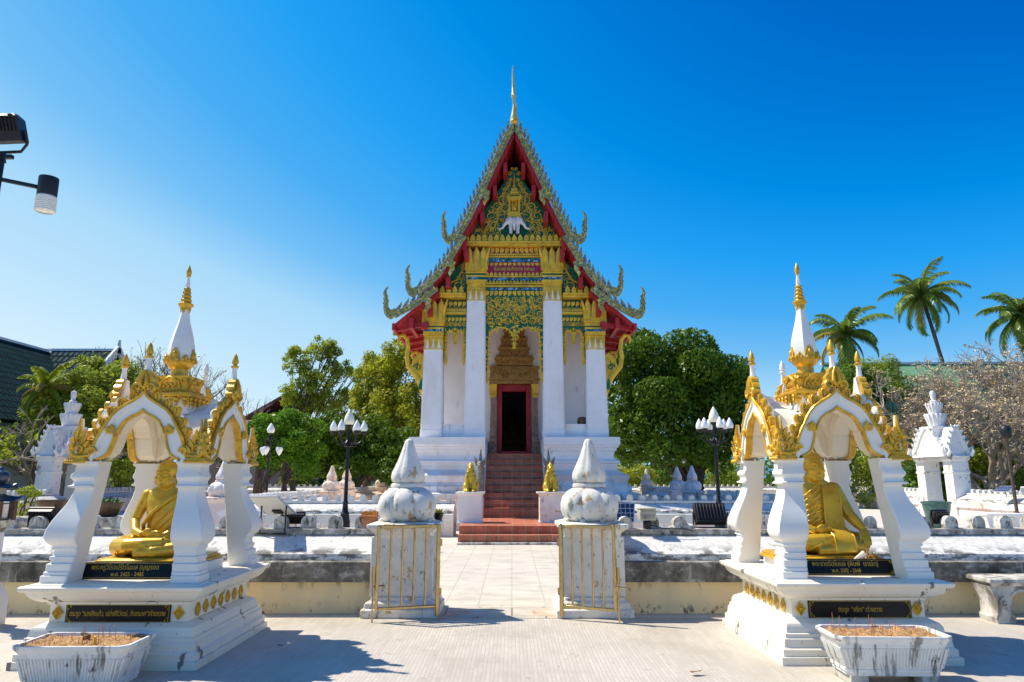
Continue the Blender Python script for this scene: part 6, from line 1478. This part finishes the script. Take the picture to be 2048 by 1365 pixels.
bush('green undergrowth between gatehouse and right edge lamp post', 1925, 940, 40, 1.7, M_l_mid, 4200, .2, 45)
# far mass of trees closing the horizon
q = random.Random(50); b = MB(); cl = []
for k in range(90):
    x = -95+190*k/89+q.uniform(-1,1); d = q.uniform(72,84); h = q.uniform(2.0,3.4)
    if 30 < x < 44: h *= .8
    cl.append(((x,d,h),(q.uniform(2.2,3.6),2.0,h)))
leaves(b, cl, 30000, .55, q); tag(obj('treeline', b, M_l_mid, smooth=0), 'distant line of trees closing the horizon behind the walls', 'treeline', None, 'stuff')
# bare branching trees
def branchy(b, p, d, L_, r, lev, q, tips, spread=.55, up=.25, kids=(2,3)):
    e = p+d*L_; m_ = p+d*L_*.5+Vector((q.gauss(0,.05),q.gauss(0,.05),q.gauss(0,.03)))*L_
    b.tube([p,m_,e],[r,r*.85,r*.72],5 if lev > 1 else 4, False)
    if lev == 0: tips.append((e,d)); return
    for k in range(q.choice(kids)):
        v = (d+Vector((q.gauss(0,spread),q.gauss(0,spread),q.gauss(0,spread*.7)+up))).normalized(); branchy(b, e, v, L_*q.uniform(.62,.88), r*.68, lev-1, q, tips, spread, up, kids)
def bare(label, base, h, lev, seed, leaf, nleaf, name='bare_tree', spread=.4, up=.35, kids=(2,3), r=.12, stems=3, flowers=0, lean=.3, lsize=.16):
    q = random.Random(seed); t = thing(name, label, 'tree', (base[0],base[1],0)); b = MB(); tips = []
    for s in range(stems):
        a = 2*PI*s/stems+q.uniform(-.4,.4); d = Vector((lean*math.cos(a),lean*math.sin(a),1)).normalized(); branchy(b, Vector((.1*math.cos(a),.1*math.sin(a),0)), d, h, r, lev, q, tips, spread, up, kids)
    obj('branches', b, M_frang if 'frang' in name else M_barkg, t, smooth=0)
    if nleaf:
        b = MB(); leaves(b, [(tuple(e),(.28,.28,.24)) for e,_ in tips], nleaf, lsize, q, .3, .4, .1); obj('leaves', b, leaf, t, smooth=0)
    if flowers:
        b = MB()
        for e,d in tips:
            if q.random() < flowers:
                for k in range(7):
                    c = e+Vector((q.gauss(0,.085),q.gauss(0,.085),q.gauss(.03,.035))); v = Vector((q.gauss(0,.6),q.gauss(0,.6),1)).normalized(); u = v.orthogonal(); w = v.cross(u); s = .042
                    b.add([c-u*s,c+w*s,c+u*s,c-w*s],[(0,1,2,3)])
        obj('flower_heads', b, M_flower, t, smooth=0)
    return t
bare('leafless tree with sparse yellow leaves behind the left shrine spire', (-21.8,41), 2.6, 5, 60, M_l_gold, 900, spread=.40, up=.28, r=.10, stems=5, lean=.25)
bare('nearly bare thin tree poking out right of the left shrine spire', (-18.4,43), 2.4, 5, 61, M_l_gold, 200, spread=.42, up=.20, r=.07, stems=3, lean=.45)
bare('grey frangipani with broad yellow leaves at the left edge', (-24.5,29.5), 1.35, 5, 62, M_l_yel, 2600, 'frangipani_tree', .55, .12, (2,3), .13, 4, lean=.6, lsize=.26)
bare('grey leafless frangipani between left edge and left gatehouse', (-22.2,33.5), 1.5, 5, 63, M_l_mid, 500, 'frangipani_tree', .55, .12, (2,3), .13, 4, lean=.6, lsize=.24)
FR = 'bare grey frangipani trees full of buff flower heads'
for i,(x,y,h,sd,lab) in enumerate(((25.0,39,2.62,70,'bare frangipani with buff flower heads between the right shrine and gatehouse'),(29.5,40,2.75,71,'bare frangipani with buff flower heads standing behind the right gatehouse'),(28.8,34.5,2.3,72,'bare frangipani with buff flower heads behind the dark lantern post'),(34.0,39,2.62,73,'bare frangipani with buff flower heads at the right edge, under the green roof'),(23.8,35.0,1.9,74,'lowest bare frangipani with flower heads just right of the gatehouse pillar'))):
    o = bare(lab, (x,y), h*.88, 7, sd, M_l_yel, 420, 'frangipani_tree', .56, .17, (2,2,3), .19, 6, .26, .5, .2); o['group'] = FR
# ---------------------------------------------------------------- palms
def frond(b, c, az, el, L_, q, droop=1.0, wid=.75):
    P = []; p = Vector(c); a = el
    n = 12
    for i in range(n+1):
        P.append(p.copy()); p = p+Vector((math.cos(az)*math.cos(a),math.sin(az)*math.cos(a),math.sin(a)))*L_/n; a -= droop*(.05+.17*i/n)
    b.tube(P,[.05*(1-i/n)+.008 for i in range(n+1)],4,False)
    for i in range(1,46):
        t = i/46*.98+.02; f = t*n; k = min(int(f),n-1); o = P[k].lerp(P[k+1],f-k); d = (P[k+1]-P[k]).normalized(); sd = d.cross(Vector((0,0,1))).normalized(); l = wid*(math.sin(PI*(t*.80+.14))**.7)*L_*.26
        for s in (-1,1):
            v = (sd*s*.75+d*.5+Vector((0,0,-.45*droop+q.gauss(0,.12)))).normalized(); m_ = o+v*l*.55; e = o+v*l+Vector((0,0,-.22*l*droop)); w = d*.055
            b.add([o-w,o+w,m_+w*.8,e,m_-w*.8],[(0,1,2,3,4)])
def palm(label, base, top, L_, seed, nf=20, r=.16, name='coconut_palm', lo=-1.0, lm=None):
    q = random.Random(seed); base = Vector(base); top = Vector(top); t = thing(name, label, 'palm tree', base, 0, 'coconut palms'); c = top-base
    b = MB(); n = 14; P = [Vector((c.x*(i/n)**1.7, c.y*(i/n)**1.5, c.z*i/n)) for i in range(n+1)]
    b.tube(P,[r*(1.35-.5*i/n)+(.02 if i % 2 else 0) for i in range(n+1)],9); obj('trunk', b, M_barkp, t)
    g = MB(); y = MB()
    for k in range(nf):
        az = 2*PI*k*.382+q.uniform(-.2,.2); f = k/(nf-1); el = 1.35+(lo-1.35)*f+q.gauss(0,.10)
        frond(y if q.random() < .25 and f > .35 else g, c, az, el, L_*q.uniform(.85,1.1), q, .95+.35*(1-abs(el)/1.5))
    obj('fronds', g, lm or M_l_palm, t, smooth=0); obj('dry_fronds', y, M_l_palmy, t, smooth=0)
    b = MB()
    for k in range(7): b.ell(c+Vector((.28*math.cos(k*.9),.28*math.sin(k*.9),-.22-.06*(k%3))),(.13,.13,.16),8,6)
    obj('coconuts', b, M_l_gold, t); return t
p = at(1842,590,62); palm('coconut palm with curved trunk, tallest of the palms', (at(1885,735,62).x+1.2,62,0), p, 4.1, 80, 26)
p = at(1690,668,58); palm('coconut palm right behind the right shrine spire', (p.x+.9,58,0), p, 4.0, 81, 24, r=.26, lo=-1.25)
p = at(2040,628,60); palm('coconut palm cut by the right edge', (p.x+.3,60,0), p, 4.3, 82, 26)
p = at(1384,705,64); palm('palm top peeping over the dark tree', (p.x,64,0), p, 1.9, 83, 12)
p = at(92,775,33); pm = palm('small feathery palm at the left in front of the dark roof', (p.x,33,0), p, 1.7, 84, 18, name='areca_palm', r=.09, lo=-.6, lm=M_l_yel); pm['group'] = 'left side planting'

# ---------------------------------------------------------------- fallen leaves
M_dry = mat('dry_leaf', (.24,.11,.04), .8, var=.4, vs=40)
for k,(px,py,s,lab) in enumerate(((1392,1351,.05,'curled brown dry leaf on the paving near the right planter'),(1125,1226,.03,'small dry leaf on the gate threshold'),(1068,1227,.03,'brown dry leaf on the threshold nearer the path middle'),(560,1296,.03,'little dry leaf inside the left shrine shadow'))):
    p = at(px,py,7); d = EYE*7/(EYE-p.z); x = p.x*d/7; q = random.Random(k); b = MB()
    P = flame(s*1.1,s*2.2,s*.4,6); b.add([(u_,v_-s,.006+1.6*abs(u_)**1.2+.3*max(0,v_-s)) for u_,v_ in P],[tuple(range(len(P)))])
    tag(obj('fallen_leaf', b, M_dry, None, (x,d,.006), (0,0,q.uniform(0,6)), smooth=0), lab, 'leaf')
